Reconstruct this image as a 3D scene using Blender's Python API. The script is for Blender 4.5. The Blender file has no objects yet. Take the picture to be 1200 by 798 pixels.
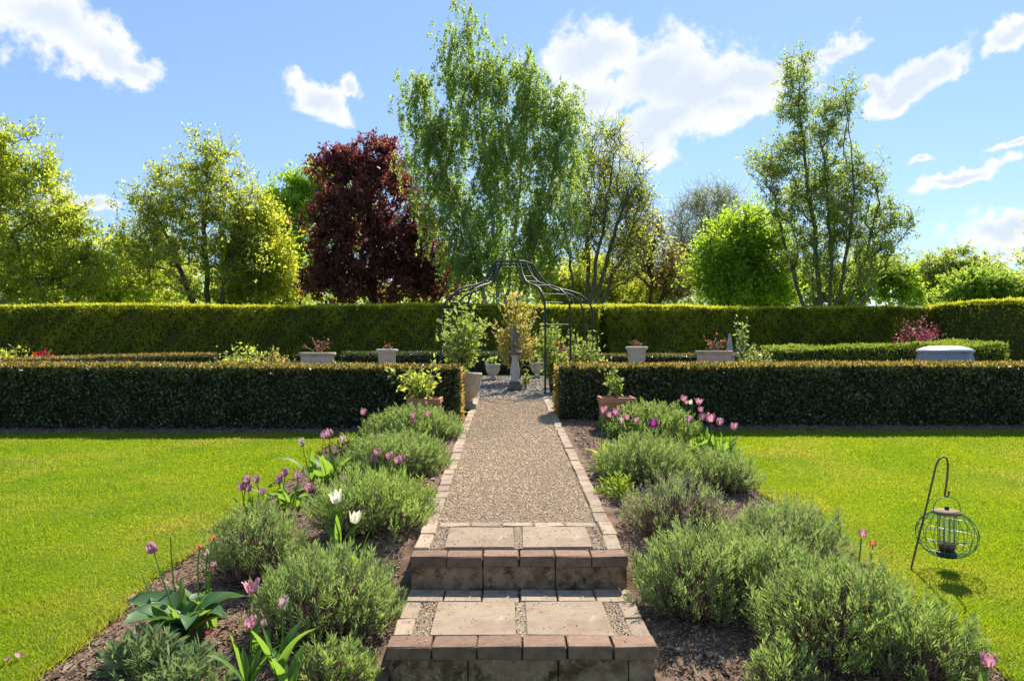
import bpy, math, random
import numpy as np
from mathutils import Vector, Matrix

# ------------------------------------------------------------------ camera, sky, sun, exposure
S = bpy.context.scene
COL = S.collection
R = math.radians
FPX, VX, VY, ZC = 850.0, 594.0, 405.0, 1.68      # focal length in photo pixels, vanishing point, eye height
cd = bpy.data.cameras.new("camera"); cam = bpy.data.objects.new("camera", cd); COL.objects.link(cam)
cam.location = (0, 0, ZC); cam.rotation_euler = (R(90), 0, 0)
cd.sensor_width = 36; cd.lens = 36 * FPX / 1200
cd.shift_x = (600 - VX) / 1200; cd.shift_y = (VY - 399) / 1200
cd.clip_start = 0.05; cd.clip_end = 3000
S.camera = cam
S.view_settings.view_transform = 'Standard'; S.view_settings.look = 'None'
S.view_settings.exposure = 1.12; S.view_settings.gamma = 1.0
S.cycles.max_bounces = 8; S.cycles.transparent_max_bounces = 8
S.cycles.diffuse_bounces = 4; S.cycles.transmission_bounces = 6

SUN_AZ, SUN_EL = 24.0, 47.0        # degrees right of the path direction (+Y), above the horizon
sd = bpy.data.lights.new("sun", 'SUN'); sun = bpy.data.objects.new("sun", sd); COL.objects.link(sun)
sd.energy = 5.0; sd.angle = R(0.53); sd.color = (1.0, 0.91, 0.77)
sv = Vector((math.sin(R(SUN_AZ)) * math.cos(R(SUN_EL)), math.cos(R(SUN_AZ)) * math.cos(R(SUN_EL)), math.sin(R(SUN_EL))))
sun.rotation_euler = sv.to_track_quat('Z', 'Y').to_euler(); sun.location = (10, 10, 40)

W = bpy.data.worlds.new("World"); S.world = W; W.use_nodes = True
def build_sky():
    nt = W.node_tree; nt.nodes.clear(); N = nt.nodes.new; L = nt.links.new
    out = N('ShaderNodeOutputWorld'); bg = N('ShaderNodeBackground'); bg.inputs[1].default_value = 0.094
    sky = N('ShaderNodeTexSky'); sky.sky_type = 'NISHITA'; sky.sun_disc = False
    sky.sun_elevation = R(SUN_EL); sky.sun_rotation = R(SUN_AZ)
    sky.air_density = 1.0; sky.dust_density = 0.15; sky.ozone_density = 2.2; sky.altitude = 50
    tc = N('ShaderNodeTexCoord')
    def noise(scale, detail, rough=0.55):
        n = N('ShaderNodeTexNoise'); n.inputs['Scale'].default_value = scale; n.inputs['Detail'].default_value = detail
        n.inputs['Roughness'].default_value = rough; L(tc.outputs['Generated'], n.inputs['Vector']); return n
    def math_(op, a, b=None, c=None, clamp=False):
        m = N('ShaderNodeMath'); m.operation = op; m.use_clamp = clamp
        for i, v in enumerate((a, b, c)):
            if v is None: continue
            if isinstance(v, (int, float)): m.inputs[i].default_value = v
            else: L(v, m.inputs[i])
        return m.outputs[0]
    wn = noise(9, 8, .6); sub = N('ShaderNodeVectorMath'); sub.operation = 'SUBTRACT'
    L(wn.outputs['Color'], sub.inputs[0]); sub.inputs[1].default_value = (.5, .5, .5)
    mul = N('ShaderNodeVectorMath'); mul.operation = 'MULTIPLY_ADD'
    L(sub.outputs[0], mul.inputs[0]); mul.inputs[1].default_value = (.10, .10, .10); L(tc.outputs['Generated'], mul.inputs[2])
    clouds = [(55, 32, 85, 42, 22), (115, 62, 62, 26, 12), (20, 12, 50, 36, 0), (150, 72, 36, 15, 10),
              (374, 116, 40, 22, 15), (412, 98, 14, 12, 0),
              (700, 66, 85, 32, 0), (765, 95, 70, 48, 0), (820, 112, 95, 48, -8), (872, 92, 70, 36, 0), (780, 150, 72, 36, -14),
              (700, 115, 48, 42, 0), (925, 82, 46, 20, -8), (845, 130, 60, 30, 0),
              (977, 57, 30, 14, 8), (1098, 72, 42, 24, -20), (1062, 100, 42, 22, -25), (1028, 106, 26, 12, 0),
              (1195, 35, 26, 18, 10), (1126, 210, 50, 11, -10), (1185, 268, 60, 22, 5), (1196, 295, 24, 22, 0),
              (100, 232, 34, 10, 8), (1182, 177, 22, 6, 0), (1085, 183, 14, 5, 0),
              (-330, 120, 150, 50, 5), (-150, 200, 90, 25, 0), (1500, 130, 160, 50, -5), (1380, 260, 90, 28, 0), (300, -260, 170, 70, 0),
              (900, -330, 200, 80, 8)]
    acc = None
    def ellipse(loc, sc, rot):
        mp = N('ShaderNodeMapping'); mp.vector_type = 'TEXTURE'
        mp.inputs['Location'].default_value = loc; mp.inputs['Scale'].default_value = sc; mp.inputs['Rotation'].default_value = rot
        L(mul.outputs[0], mp.inputs['Vector'])
        g = N('ShaderNodeTexGradient'); g.gradient_type = 'SPHERICAL'; L(mp.outputs[0], g.inputs[0]); return g.outputs['Fac']
    for (px, py, rx, ry, tl) in clouds:
        v = Vector(((px - VX) / FPX, 1, (VY - py) / FPX)); k = v.length; v.normalize()
        f = ellipse(v, (1.38 * rx / FPX / k, 0.35, 1.42 * ry / FPX / k), (0, R(tl), 0))
        acc = f if acc is None else math_('MAXIMUM', acc, f)
    rg = random.Random(5)
    for k in range(12):                                        # fair-weather clouds over the rest of the sky
        a = R(rg.uniform(70, 290)); e = R(rg.uniform(10, 60))
        v = Vector((math.sin(a) * math.cos(e), math.cos(a) * math.cos(e), math.sin(e)))
        acc = math_('MAXIMUM', acc, ellipse(v, (rg.uniform(.1, .25), rg.uniform(.1, .25), rg.uniform(.04, .09)), (0, 0, 0)))
    n2 = noise(22, 10, .62); n3 = noise(11, 5)
    d = math_('MULTIPLY_ADD', math_('SUBTRACT', n2.outputs['Fac'], .5), 1.7, acc)
    mr = N('ShaderNodeMapRange'); mr.interpolation_type = 'SMOOTHSTEP'
    L(d, mr.inputs[0]); mr.inputs[1].default_value = .17; mr.inputs[2].default_value = .60
    gate = math_('MULTIPLY', acc, 6.0, clamp=True)
    mask = math_('MULTIPLY', mr.outputs[0], gate)
    # thick cores are greyer than the rims (back lit)
    core = N('ShaderNodeMapRange'); L(math_('MULTIPLY_ADD', math_('SUBTRACT', n3.outputs['Fac'], .5), .9, acc), core.inputs[0])
    core.inputs[1].default_value = .46; core.inputs[2].default_value = .86
    cc = N('ShaderNodeMixRGB'); cc.inputs[1].default_value = (5.2, 5.25, 5.3, 1); cc.inputs[2].default_value = (3.75, 4.2, 4.8, 1)
    L(core.outputs[0], cc.inputs[0])
    # even blue blended in to damp the sky's glow near the sun
    hz = N('ShaderNodeMixRGB'); hz.inputs[0].default_value = .5; hz.inputs[2].default_value = (1.35, 2.35, 4.2, 1)
    L(sky.outputs[0], hz.inputs[1])
    mx = N('ShaderNodeMixRGB'); L(mask, mx.inputs[0]); L(hz.outputs[0], mx.inputs[1]); L(cc.outputs[0], mx.inputs[2])
    L(mx.outputs[0], bg.inputs[0]); L(bg.outputs[0], out.inputs[0])
build_sky()

# ------------------------------------------------------------------ materials
def new_mat(name):
    m = bpy.data.materials.new(name); m.use_nodes = True
    nt = m.node_tree; nt.nodes.clear(); out = nt.nodes.new('ShaderNodeOutputMaterial')
    return m, nt, out
def ramp(nt, fac, cols):
    r = nt.nodes.new('ShaderNodeValToRGB'); nt.links.new(fac, r.inputs[0])
    e = r.color_ramp.elements
    while len(e) < len(cols): e.new(0.5)
    for i, c in enumerate(cols):
        pos, col = c if isinstance(c[0], (int, float)) and isinstance(c[1], tuple) else (i / (len(cols) - 1), c)
        e[i].position = pos; e[i].color = (*col, 1)
    return r.outputs[0]
def noise_node(nt, scale, detail=4, rough=.55, coord='Object', vec=None):
    n = nt.nodes.new('ShaderNodeTexNoise'); n.inputs['Scale'].default_value = scale
    n.inputs['Detail'].default_value = detail; n.inputs['Roughness'].default_value = rough
    if vec is None:
        tc = nt.nodes.new('ShaderNodeTexCoord'); vec = tc.outputs[coord]
    nt.links.new(vec, n.inputs['Vector']); return n
def leaf_mat(name, cols, trans, tfac=.45, rough=.5, spec=.25, patch=None, lush=None, plant=None):
    """leaf: random tint per leaf, light passes through"""
    m, nt, out = new_mat(name); N = nt.nodes.new; L = nt.links.new
    geo = N('ShaderNodeNewGeometry'); c = ramp(nt, geo.outputs['Random Per Island'], cols)
    t = N('ShaderNodeMixRGB'); t.blend_type = 'MIX'; t.inputs[0].default_value = .75
    L(c, t.inputs[1]); t.inputs[2].default_value = (*trans, 1)
    if patch:
        n = noise_node(nt, patch[0], 3, .5, vec=geo.outputs['Position'])
        mr = N('ShaderNodeMapRange'); L(n.outputs['Fac'], mr.inputs[0]); mr.inputs[1].default_value = .47; mr.inputs[2].default_value = .76
        mp = N('ShaderNodeMixRGB'); L(mr.outputs[0], mp.inputs[0]); L(c, mp.inputs[1]); mp.inputs[2].default_value = (*patch[1], 1); c = mp.outputs[0]
        mq = N('ShaderNodeMixRGB'); L(mr.outputs[0], mq.inputs[0]); L(t.outputs[0], mq.inputs[1]); mq.inputs[2].default_value = (*patch[2], 1); t = mq
    if plant:
        oi = N('ShaderNodeObjectInfo'); mu = N('ShaderNodeMath'); mu.operation = 'MULTIPLY'; mu.inputs[1].default_value = .45; L(oi.outputs['Random'], mu.inputs[0])
        for kk in (0, 1):
            mp = N('ShaderNodeMixRGB'); L(mu.outputs[0], mp.inputs[0]); L(c if kk == 0 else t.outputs[0], mp.inputs[1]); mp.inputs[2].default_value = (*plant, 1)
            if kk == 0: c = mp.outputs[0]
            else: t = mp
    if lush:
        n = noise_node(nt, lush[0], 4, .6, vec=geo.outputs['Position']); mr = N('ShaderNodeMapRange'); L(n.outputs['Fac'], mr.inputs[0]); mr.inputs[1].default_value = .45; mr.inputs[2].default_value = .66
        for kk in (0, 1):
            mp = N('ShaderNodeMixRGB'); mp.blend_type = 'MULTIPLY'; L(mr.outputs[0], mp.inputs[0]); L(c if kk == 0 else t.outputs[0], mp.inputs[1]); mp.inputs[2].default_value = (*lush[1], 1)
            if kk == 0: c = mp.outputs[0]
            else: t = mp
    p = N('ShaderNodeBsdfPrincipled'); L(c, p.inputs['Base Color']); p.inputs['Roughness'].default_value = rough
    p.inputs['Specular IOR Level'].default_value = spec
    tr = N('ShaderNodeBsdfTranslucent'); L(t.outputs[0], tr.inputs[0])
    mx = N('ShaderNodeMixShader'); mx.inputs[0].default_value = tfac
    L(p.outputs[0], mx.inputs[1]); L(tr.outputs[0], mx.inputs[2]); L(mx.outputs[0], out.inputs[0])
    return m
def solid_mat(name, cols, scale=6, rough=.8, bump=.3, bscale=60, spec=.3, metal=0, island=False, objrand=0, detail=6, spots=None, coord='Object', speck=None):
    """mottled surface with fine relief; spots = (scale, lo, hi, colour) for lichen, moss, dirt"""
    m, nt, out = new_mat(name); N = nt.nodes.new; L = nt.links.new
    n = noise_node(nt, scale, detail, .6, coord)
    f = n.outputs['Fac']
    if island:
        geo = N('ShaderNodeNewGeometry'); f = geo.outputs['Random Per Island']
        c = ramp(nt, f, cols)
    else:
        c = ramp(nt, f, [(0.28 + .44 * i / max(1, len(cols) - 1), q) for i, q in enumerate(cols)])
    for sp in (spots or []):
        n2 = noise_node(nt, sp[0], 6, .65, coord); mr = N('ShaderNodeMapRange'); L(n2.outputs['Fac'], mr.inputs[0])
        mr.inputs[1].default_value = sp[1]; mr.inputs[2].default_value = sp[2]
        mm = N('ShaderNodeMixRGB'); L(mr.outputs[0], mm.inputs[0]); L(c, mm.inputs[1]); mm.inputs[2].default_value = (*sp[3], 1); c = mm.outputs[0]
    if objrand:
        oi = N('ShaderNodeObjectInfo'); mr = N('ShaderNodeMapRange'); L(oi.outputs['Random'], mr.inputs[0])
        mr.inputs[3].default_value = 1 - objrand; mr.inputs[4].default_value = 1 + objrand
        mm = N('ShaderNodeMixRGB'); mm.blend_type = 'MULTIPLY'; mm.inputs[0].default_value = 1; L(c, mm.inputs[1]); L(mr.outputs[0], mm.inputs[2]); c = mm.outputs[0]
    p = N('ShaderNodeBsdfPrincipled'); L(c, p.inputs['Base Color']); p.inputs['Roughness'].default_value = rough
    p.inputs['Specular IOR Level'].default_value = spec; p.inputs['Metallic'].default_value = metal
    if bump:
        b = N('ShaderNodeBump'); b.inputs['Strength'].default_value = bump; b.inputs['Distance'].default_value = .01
        n3 = noise_node(nt, bscale, 5, .65, coord); L(n3.outputs['Fac'], b.inputs['Height']); L(b.outputs[0], p.inputs['Normal'])
    L(p.outputs[0], out.inputs[0]); return m

M = {}
M['lawn'] = solid_mat('lawn', [(.080, .135, .006), (.115, .175, .009), (.14, .18, .014)], 1.6, 1.0, .6, 90, 0, coord='Generated')
M['grass'] = leaf_mat('grass_blade', [(.115, .20, .010), (.165, .25, .012), (.215, .28, .018), (.28, .28, .05)], (.46, .56, .012), .55, .5, .2, patch=(.62, (.31, .255, .07), (.60, .50, .08)), lush=(1.3, (.66, .84, .85)))
M['field'] = solid_mat('field_grass', [(.06, .11, .015), (.1, .16, .02)], .3, .95, 0)
M['soil'] = solid_mat('soil', [(.07, .046, .032), (.15, .10, .07), (.23, .16, .115)], 9, .95, 1.0, 60, .1, spots=[(3, .55, .7, (.19, .135, .095))])
M['clod'] = solid_mat('soil_crumb', [(.07, .045, .03), (.16, .105, .07), (.28, .195, .135), (.12, .082, .055), (.38, .30, .22)], 20, .95, 0, island=True)
M['litter'] = leaf_mat('dry_litter', [(.12, .075, .045), (.26, .18, .11), (.38, .29, .19), (.19, .12, .075)], (.3, .2, .1), .2, .8, .1)
M['path'] = solid_mat('path_gravel_bed', [(.22, .15, .095), (.36, .26, .17), (.29, .205, .13)], 40, .9, 1.0, 160, .2, spots=[(1.2, .5, .7, (.2, .145, .095))], coord='Generated')
M['pebble'] = solid_mat('path_pebble', [(.32, .225, .145), (.44, .325, .215), (.53, .41, .285), (.38, .275, .18), (.60, .49, .36), (.27, .19, .125)], 20, .8, 0, island=True)
M['chips'] = solid_mat('slate_chipping', [(.22, .185, .15), (.34, .295, .245), (.12, .105, .095), (.41, .36, .305), (.17, .145, .12)], 20, .8, 0, island=True)
M['chipbed'] = solid_mat('chipping_bed', [(.11, .095, .075), (.2, .17, .14)], 30, .9, .8, 90)
M['brick_nose'] = solid_mat('coping_brick', [(.18, .108, .073), (.25, .158, .112), (.21, .128, .088)], 14, .9, .9, 120, .2, objrand=.18, spots=[(26, .56, .70, (.29, .225, .17)), (7, .5, .72, (.11, .076, .055))])
M['brick_edge'] = solid_mat('edging_brick', [(.27, .203, .143), (.36, .282, .208), (.31, .235, .17)], 14, .9, .8, 120, .2, objrand=.2, spots=[(18, .52, .70, (.20, .15, .11)), (40, .62, .7, (.43, .36, .285))])
M['slab'] = solid_mat('paving_slab', [(.225, .168, .118), (.305, .238, .172), (.262, .20, .144)], 7, .9, .7, 140, .2, objrand=.09, spots=[(60, .64, .70, (.065, .052, .04)), (11, .60, .76, (.38, .33, .265)), (3.5, .50, .72, (.175, .132, .096)), (2, .55, .75, (.285, .195, .13))])
M['riser'] = solid_mat('mossy_block', [(.20, .122, .072), (.36, .24, .15), (.26, .168, .10)], 8, .9, 1.8, 45, .15, objrand=.12, spots=[(7, .45, .66, (.105, .066, .034)), (26, .57, .70, (.46, .36, .26)), (12, .54, .66, (.055, .042, .02))])
M['mortar'] = solid_mat('mortar', [(.16, .125, .09), (.25, .2, .15)], 20, .95, .8, 80)
M['terracotta'] = solid_mat('terracotta', [(.34, .14, .075), (.44, .21, .125)], 8, .8, .3, 80, objrand=.05, spots=[(14, .6, .75, (.48, .32, .23))])
M['stone'] = solid_mat('weathered_stone', [(.30, .25, .19), (.42, .36, .28), (.36, .30, .225)], 7, .9, .6, 60, spots=[(5, .50, .70, (.21, .165, .12)), (25, .64, .74, (.12, .11, .07))])
M['stone_white'] = solid_mat('pale_stone', [(.40, .37, .32), (.54, .51, .455)], 7, .85, .5, 60, spots=[(7, .5, .70, (.26, .23, .185)), (20, .6, .72, (.16, .145, .10))])
M['stone_pink'] = solid_mat('pinkish_stone', [(.40, .31, .25), (.52, .42, .35)], 7, .8, .3, 60)
M['stone_dark'] = solid_mat('dark_stone', [(.10, .09, .075), (.20, .175, .14)], 12, .85, .6, 60)
M['statue'] = solid_mat('statue_bronze', [(.10, .088, .07), (.22, .195, .16)], 25, .6, .4, 90, .3)
M['iron'] = solid_mat('black_iron', [(.010, .018, .017), (.022, .034, .032)], 20, .55, .1, 200, .35)
M['rust'] = solid_mat('rusted_steel', [(.10, .05, .03), (.20, .11, .07)], 40, .6, .2, 200, .4)
M['wire'] = solid_mat('green_coated_wire', [(.01, .11, .08), (.02, .16, .115)], 40, .4, 0, spec=.5)
M['lid'] = solid_mat('weathered_lid', [(.16, .11, .07), (.24, .175, .115)], 30, .8, .3, 90)
M['seed'] = solid_mat('seed', [(.09, .03, .02), (.2, .07, .05)], 60, .8, .6, 120)
M['bin'] = solid_mat('grey_blue_plastic', [(.17, .215, .265), (.22, .265, .315)], 4, .5, .05, 60, .4)
M['binlid'] = solid_mat('pale_grey_plastic', [(.36, .40, .42), (.44, .48, .50)], 4, .45, .05, 60, .4)
M['grey'] = solid_mat('grey_metal', [(.2, .22, .24), (.3, .32, .34)], 9, .5, .1, 60, .4)
m, nt, out = new_mat('clear_tube'); g = nt.nodes.new('ShaderNodeBsdfPrincipled')
g.inputs['Base Color'].default_value = (.5, .55, .5, 1); g.inputs['Roughness'].default_value = .12; g.inputs['Alpha'].default_value = .16
nt.links.new(g.outputs[0], out.inputs[0]); M['tube'] = m
# leaves
M['lowhedge'] = leaf_mat('clipped_hedge_leaf', [(.010, .02, .006), (.022, .04, .010), (.05, .075, .02), (.09, .115, .035), (.22, .23, .11)], (.15, .20, .025), .32, .38, .6, lush=(3.5, (.45, .5, .5)))  # the palest ramp colour paints sky glints onto some leaves
M['hedgetip'] = leaf_mat('young_sunlit_hedge_leaf', [(.19, .16, .04), (.29, .185, .055), (.35, .21, .075), (.25, .21, .045), (.15, .16, .03)], (.74, .47, .09), .5, .55, .2)  # young growth, its gold also painting sunlight on hedge tops and ends
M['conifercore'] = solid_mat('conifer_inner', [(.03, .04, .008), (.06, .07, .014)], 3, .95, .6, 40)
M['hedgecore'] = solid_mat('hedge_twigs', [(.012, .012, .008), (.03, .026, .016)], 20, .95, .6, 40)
M['tallhedge'] = leaf_mat('conifer_spray', [(.13, .16, .018), (.21, .24, .026), (.30, .32, .035), (.34, .31, .045)], (.64, .68, .05), .54, .6, .12, patch=(.7, (.085, .115, .018), (.24, .28, .03)))
M['boxhedge'] = leaf_mat('box_leaf', [(.10, .17, .02), (.15, .22, .03), (.19, .24, .04)], (.36, .45, .04), .45, .5, .2)
M['lav'] = leaf_mat('lavender_leaf', [(.14, .20, .06), (.20, .285, .085), (.31, .375, .17), (.175, .27, .055)], (.42, .58, .09), .44, .6, .2, plant=(.25, .29, .16), lush=(5, (.74, .76, .8)))
M['lavgrey'] = leaf_mat('lavender_spent_spike', [(.20, .165, .145), (.27, .225, .19), (.22, .20, .16)], (.28, .23, .18), .3, .8, .1)
M['wood'] = leaf_mat('lavender_woody_stem', [(.15, .095, .062), (.25, .165, .11), (.20, .14, .105)], (.24, .16, .11), .15, .9, .1)
M['tulipleaf'] = leaf_mat('tulip_leaf', [(.08, .18, .04), (.12, .235, .05)], (.32, .50, .04), .48, .5, .2)
M['tulipold'] = leaf_mat('tulip_old_leaf', [(.05, .125, .045), (.075, .155, .055)], (.13, .25, .04), .32, .45, .25)
M['tulipyellow'] = leaf_mat('yellowing_leaf', [(.30, .33, .04), (.26, .34, .05)], (.55, .6, .06), .45, .45, .3)
M['silver'] = leaf_mat('grey_green_leaf', [(.13, .20, .085), (.19, .26, .12), (.26, .32, .19)], (.26, .36, .10), .35, .45, .35)
M['herb'] = leaf_mat('fresh_herb_leaf', [(.14, .24, .03), (.2, .29, .05)], (.4, .5, .05), .45, .5, .2)
def petal_mat(name, a, b, t): return leaf_mat(name, [a, b], t, .4, .5, .2)
M['p_pink'] = petal_mat('pink_petal', (.50, .20, .29), (.68, .40, .45), (.72, .36, .45))
M['p_mauve'] = petal_mat('mauve_petal', (.36, .17, .25), (.52, .31, .38), (.58, .3, .4))
M['p_purple'] = petal_mat('purple_petal', (.17, .02, .16), (.30, .05, .27), (.42, .04, .36))
M['p_white'] = petal_mat('cream_petal', (.82, .79, .62), (.88, .86, .74), (.9, .87, .65))
M['p_faded'] = petal_mat('faded_petal', (.58, .46, .44), (.70, .58, .54), (.7, .5, .45))
M['p_orange'] = petal_mat('orange_petal', (.55, .17, .08), (.66, .30, .17), (.75, .28, .12))
M['p_wine'] = petal_mat('wine_petal', (.16, .025, .07), (.26, .06, .12), (.3, .06, .13))
M['p_red'] = petal_mat('red_petal', (.42, .01, .03), (.58, .02, .06), (.65, .03, .06))
M['t_yellow'] = leaf_mat('yellow_green_leaf', [(.155, .20, .03), (.22, .265, .04), (.29, .315, .06)], (.74, .84, .08), .62, .5, .2)
M['t_olive'] = leaf_mat('olive_spring_leaf', [(.13, .175, .04), (.19, .23, .055), (.26, .285, .075)], (.68, .77, .10), .62, .5, .2)
M['t_gold'] = leaf_mat('golden_leaf', [(.225, .255, .03), (.30, .315, .035)], (.78, .82, .06), .58, .5, .2)
M['t_bright'] = leaf_mat('bright_green_leaf', [(.11, .21, .022), (.165, .285, .03), (.22, .32, .04)], (.58, .80, .05), .62, .5, .2)
M['t_birch'] = leaf_mat('birch_leaf', [(.085, .145, .045), (.12, .19, .055), (.185, .25, .08)], (.42, .60, .10), .62, .5, .2)
M['t_copper'] = leaf_mat('copper_leaf', [(.028, .011, .024), (.05, .016, .028), (.10, .032, .03), (.15, .055, .035)], (.40, .075, .055), .40, .4, .45)
M['t_red'] = leaf_mat('reddish_leaf', [(.16, .07, .045), (.2, .11, .05)], (.36, .16, .07), .45, .5, .2)
M['t_acer'] = leaf_mat('maroon_leaf', [(.13, .035, .05), (.2, .06, .08)], (.36, .09, .12), .4, .5, .25)
M['t_goldacer'] = leaf_mat('golden_acer_leaf', [(.32, .26, .07), (.38, .27, .10), (.27, .27, .05)], (.62, .50, .10), .48, .5, .2)
M['t_dark'] = leaf_mat('dark_green_leaf', [(.07, .12, .04), (.105, .165, .05), (.165, .22, .07)], (.40, .55, .10), .62, .5, .2)
M['t_pale'] = leaf_mat('pale_leaf', [(.22, .27, .07), (.28, .32, .10)], (.46, .52, .12), .45, .5, .2)
M['bark'] = solid_mat('bark', [(.06, .045, .032), (.13, .10, .07)], 5, .9, .8, 30)
M['barkgrey'] = solid_mat('grey_bark', [(.09, .078, .055), (.17, .15, .115)], 5, .9, .6, 30)
M['twigpale'] = solid_mat('pale_twigs', [(.30, .27, .18), (.42, .38, .27)], 5, .9, 0)
M['birchbark'] = solid_mat('birch_bark', [(.28, .26, .22), (.48, .45, .40)], 3, .8, .5, 30, spots=[(7, .55, .62, (.05, .045, .04))])

# ------------------------------------------------------------------ mesh helpers
rng = np.random.default_rng(11)
def unit(a): return a / np.maximum(np.linalg.norm(a, axis=-1, keepdims=True), 1e-9)
def rnd_unit(n): return unit(rng.normal(size=(n, 3)))
class MB:
    def __init__(s): s.V = []; s.F = []; s.n = 0
    def add(s, V, F, m=0, smooth=False):
        V = np.asarray(V, float).reshape(-1, 3); F = np.asarray(F, np.int64)
        if len(F): s.F.append((F + s.n, m, smooth))
        s.V.append(V); s.n += len(V); return s
    def build(s, name, mats, parent=None, org=(0, 0, 0)):
        me = bpy.data.meshes.new(name); V = np.concatenate(s.V) if s.V else np.zeros((0, 3))
        V = V - np.asarray(org, float)
        nl = sum(f.size for f, _, _ in s.F); npol = sum(len(f) for f, _, _ in s.F)
        me.vertices.add(len(V)); me.vertices.foreach_set('co', V.astype(np.float32).ravel())
        me.loops.add(nl); me.polygons.add(npol)
        me.loops.foreach_set('vertex_index', np.concatenate([f.ravel() for f, _, _ in s.F]).astype(np.int32))
        tot = np.concatenate([np.full(len(f), f.shape[1]) for f, _, _ in s.F]).astype(np.int32)
        st = np.concatenate([[0], np.cumsum(tot)[:-1]]).astype(np.int32)
        me.polygons.foreach_set('loop_start', st); me.polygons.foreach_set('loop_total', tot)
        me.polygons.foreach_set('material_index', np.concatenate([np.full(len(f), m) for f, m, _ in s.F]).astype(np.int32))
        me.polygons.foreach_set('use_smooth', np.concatenate([np.full(len(f), sm) for f, _, sm in s.F]))
        for m in (mats if isinstance(mats, (list, tuple)) else [mats]): me.materials.append(m)
        me.update(calc_edges=True)
        return link(name, me, parent)
def link(name, data, parent=None, loc=(0, 0, 0), rot=(0, 0, 0), sc=(1, 1, 1)):
    o = bpy.data.objects.new(name, data); COL.objects.link(o)
    o.location = loc; o.rotation_euler = rot; o.scale = sc
    if parent: o.parent = parent
    return o
def tag(o, label=None, cat=None, group=None, kind=None):
    if label: o['label'] = label
    if cat: o['category'] = cat
    if group: o['group'] = group
    if kind: o['kind'] = kind
    return o
def thing(name, label, cat, loc, group=None):
    o = link(name, None, None, loc); o.empty_display_size = .1
    return tag(o, label, cat, group)
def leaves(mb, P, D, Nn, Ln, Wd, m=0, tri=False, fold=0.0):
    """leaf blades at P growing along D, wide across Nn x D"""
    n = len(P)
    if n == 0: return
    D = unit(D); s = unit(np.cross(D, Nn)); Ln = np.broadcast_to(np.asarray(Ln, float), n)[:, None]; Wd = np.broadcast_to(np.asarray(Wd, float), n)[:, None]
    if tri:
        V = np.stack([P - s * Wd * .5, P + s * Wd * .5, P + D * Ln], 1)
        mb.add(V, np.arange(3 * n).reshape(n, 3), m)
    else:
        mid = P + D * Ln * .5
        V = np.stack([P, mid + s * Wd * .5, P + D * Ln, mid - s * Wd * .5], 1)
        mb.add(V, np.arange(4 * n).reshape(n, 4), m)
def tube(mb, pts, rad, sides=6, m=0, cap=True):
    P = np.asarray(pts, float); n = len(P); rad = np.broadcast_to(np.asarray(rad, float), n)
    T = np.gradient(P, axis=0) if n > 2 else np.repeat(P[1:] - P[:1], 2, 0); T = unit(T)
    a = np.array([0, 0, 1.]) if abs(T[0, 2]) < .9 else np.array([1., 0, 0])
    u = unit(np.cross(T[0], a)[None])[0]; rings = []
    for i in range(n):
        u = u - T[i] * np.dot(u, T[i]); u = u / max(1e-9, np.linalg.norm(u)); v = np.cross(T[i], u)
        t = np.arange(sides) * 2 * math.pi / sides
        rings.append(P[i] + rad[i] * (np.cos(t)[:, None] * u + np.sin(t)[:, None] * v))
    V = np.concatenate(rings); i = np.arange(n - 1)[:, None] * sides; j = np.arange(sides)[None]; k = (j + 1) % sides
    F = np.stack([i + j, i + k, i + sides + k, i + sides + j], -1).reshape(-1, 4)
    mb.add(V, F, m, True)
    if cap:
        mb.add(rings[0], [list(range(sides))[::-1]], m); mb.add(rings[-1], [list(range(sides))], m)
def tubes_fast(mb, A, B, ra, rb, sides=3, m=0):
    """many straight tapered twigs at once"""
    n = len(A)
    if n == 0: return
    T = unit(B - A); a = np.where(np.abs(T[:, 2:]) < .9, [[0, 0, 1.]], [[1., 0, 0]]); u = unit(np.cross(T, a)); v = np.cross(T, u)
    t = np.arange(sides) * 2 * math.pi / sides
    off = np.cos(t)[None, :, None] * u[:, None] + np.sin(t)[None, :, None] * v[:, None]
    ra = np.broadcast_to(ra, n)[:, None, None]; rb = np.broadcast_to(rb, n)[:, None, None]
    V = np.concatenate([A[:, None] + off * ra, B[:, None] + off * rb], 1)
    j = np.arange(sides); k = (j + 1) % sides
    f = np.stack([j, k, k + sides, j + sides], -1)
    mb.add(V, (np.arange(n)[:, None, None] * 2 * sides + f[None]).reshape(-1, 4), m, True)
def lathe(mb, prof, c=(0, 0, 0), seg=24, m=0, smooth=True, sq=0):
    pr = np.asarray(prof, float); t = np.arange(seg) * 2 * math.pi / seg + (math.pi / 4 if seg == 4 else 0)
    V = np.stack([pr[:, :1] * np.cos(t)[None], pr[:, :1] * np.sin(t)[None], np.repeat(pr[:, 1:2], seg, 1)], -1).reshape(-1, 3) + np.asarray(c)
    i = np.arange(len(pr) - 1)[:, None] * seg; j = np.arange(seg)[None]; k = (j + 1) % seg
    mb.add(V, np.stack([i + j, i + k, i + seg + k, i + seg + j], -1).reshape(-1, 4), m, smooth)
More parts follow.
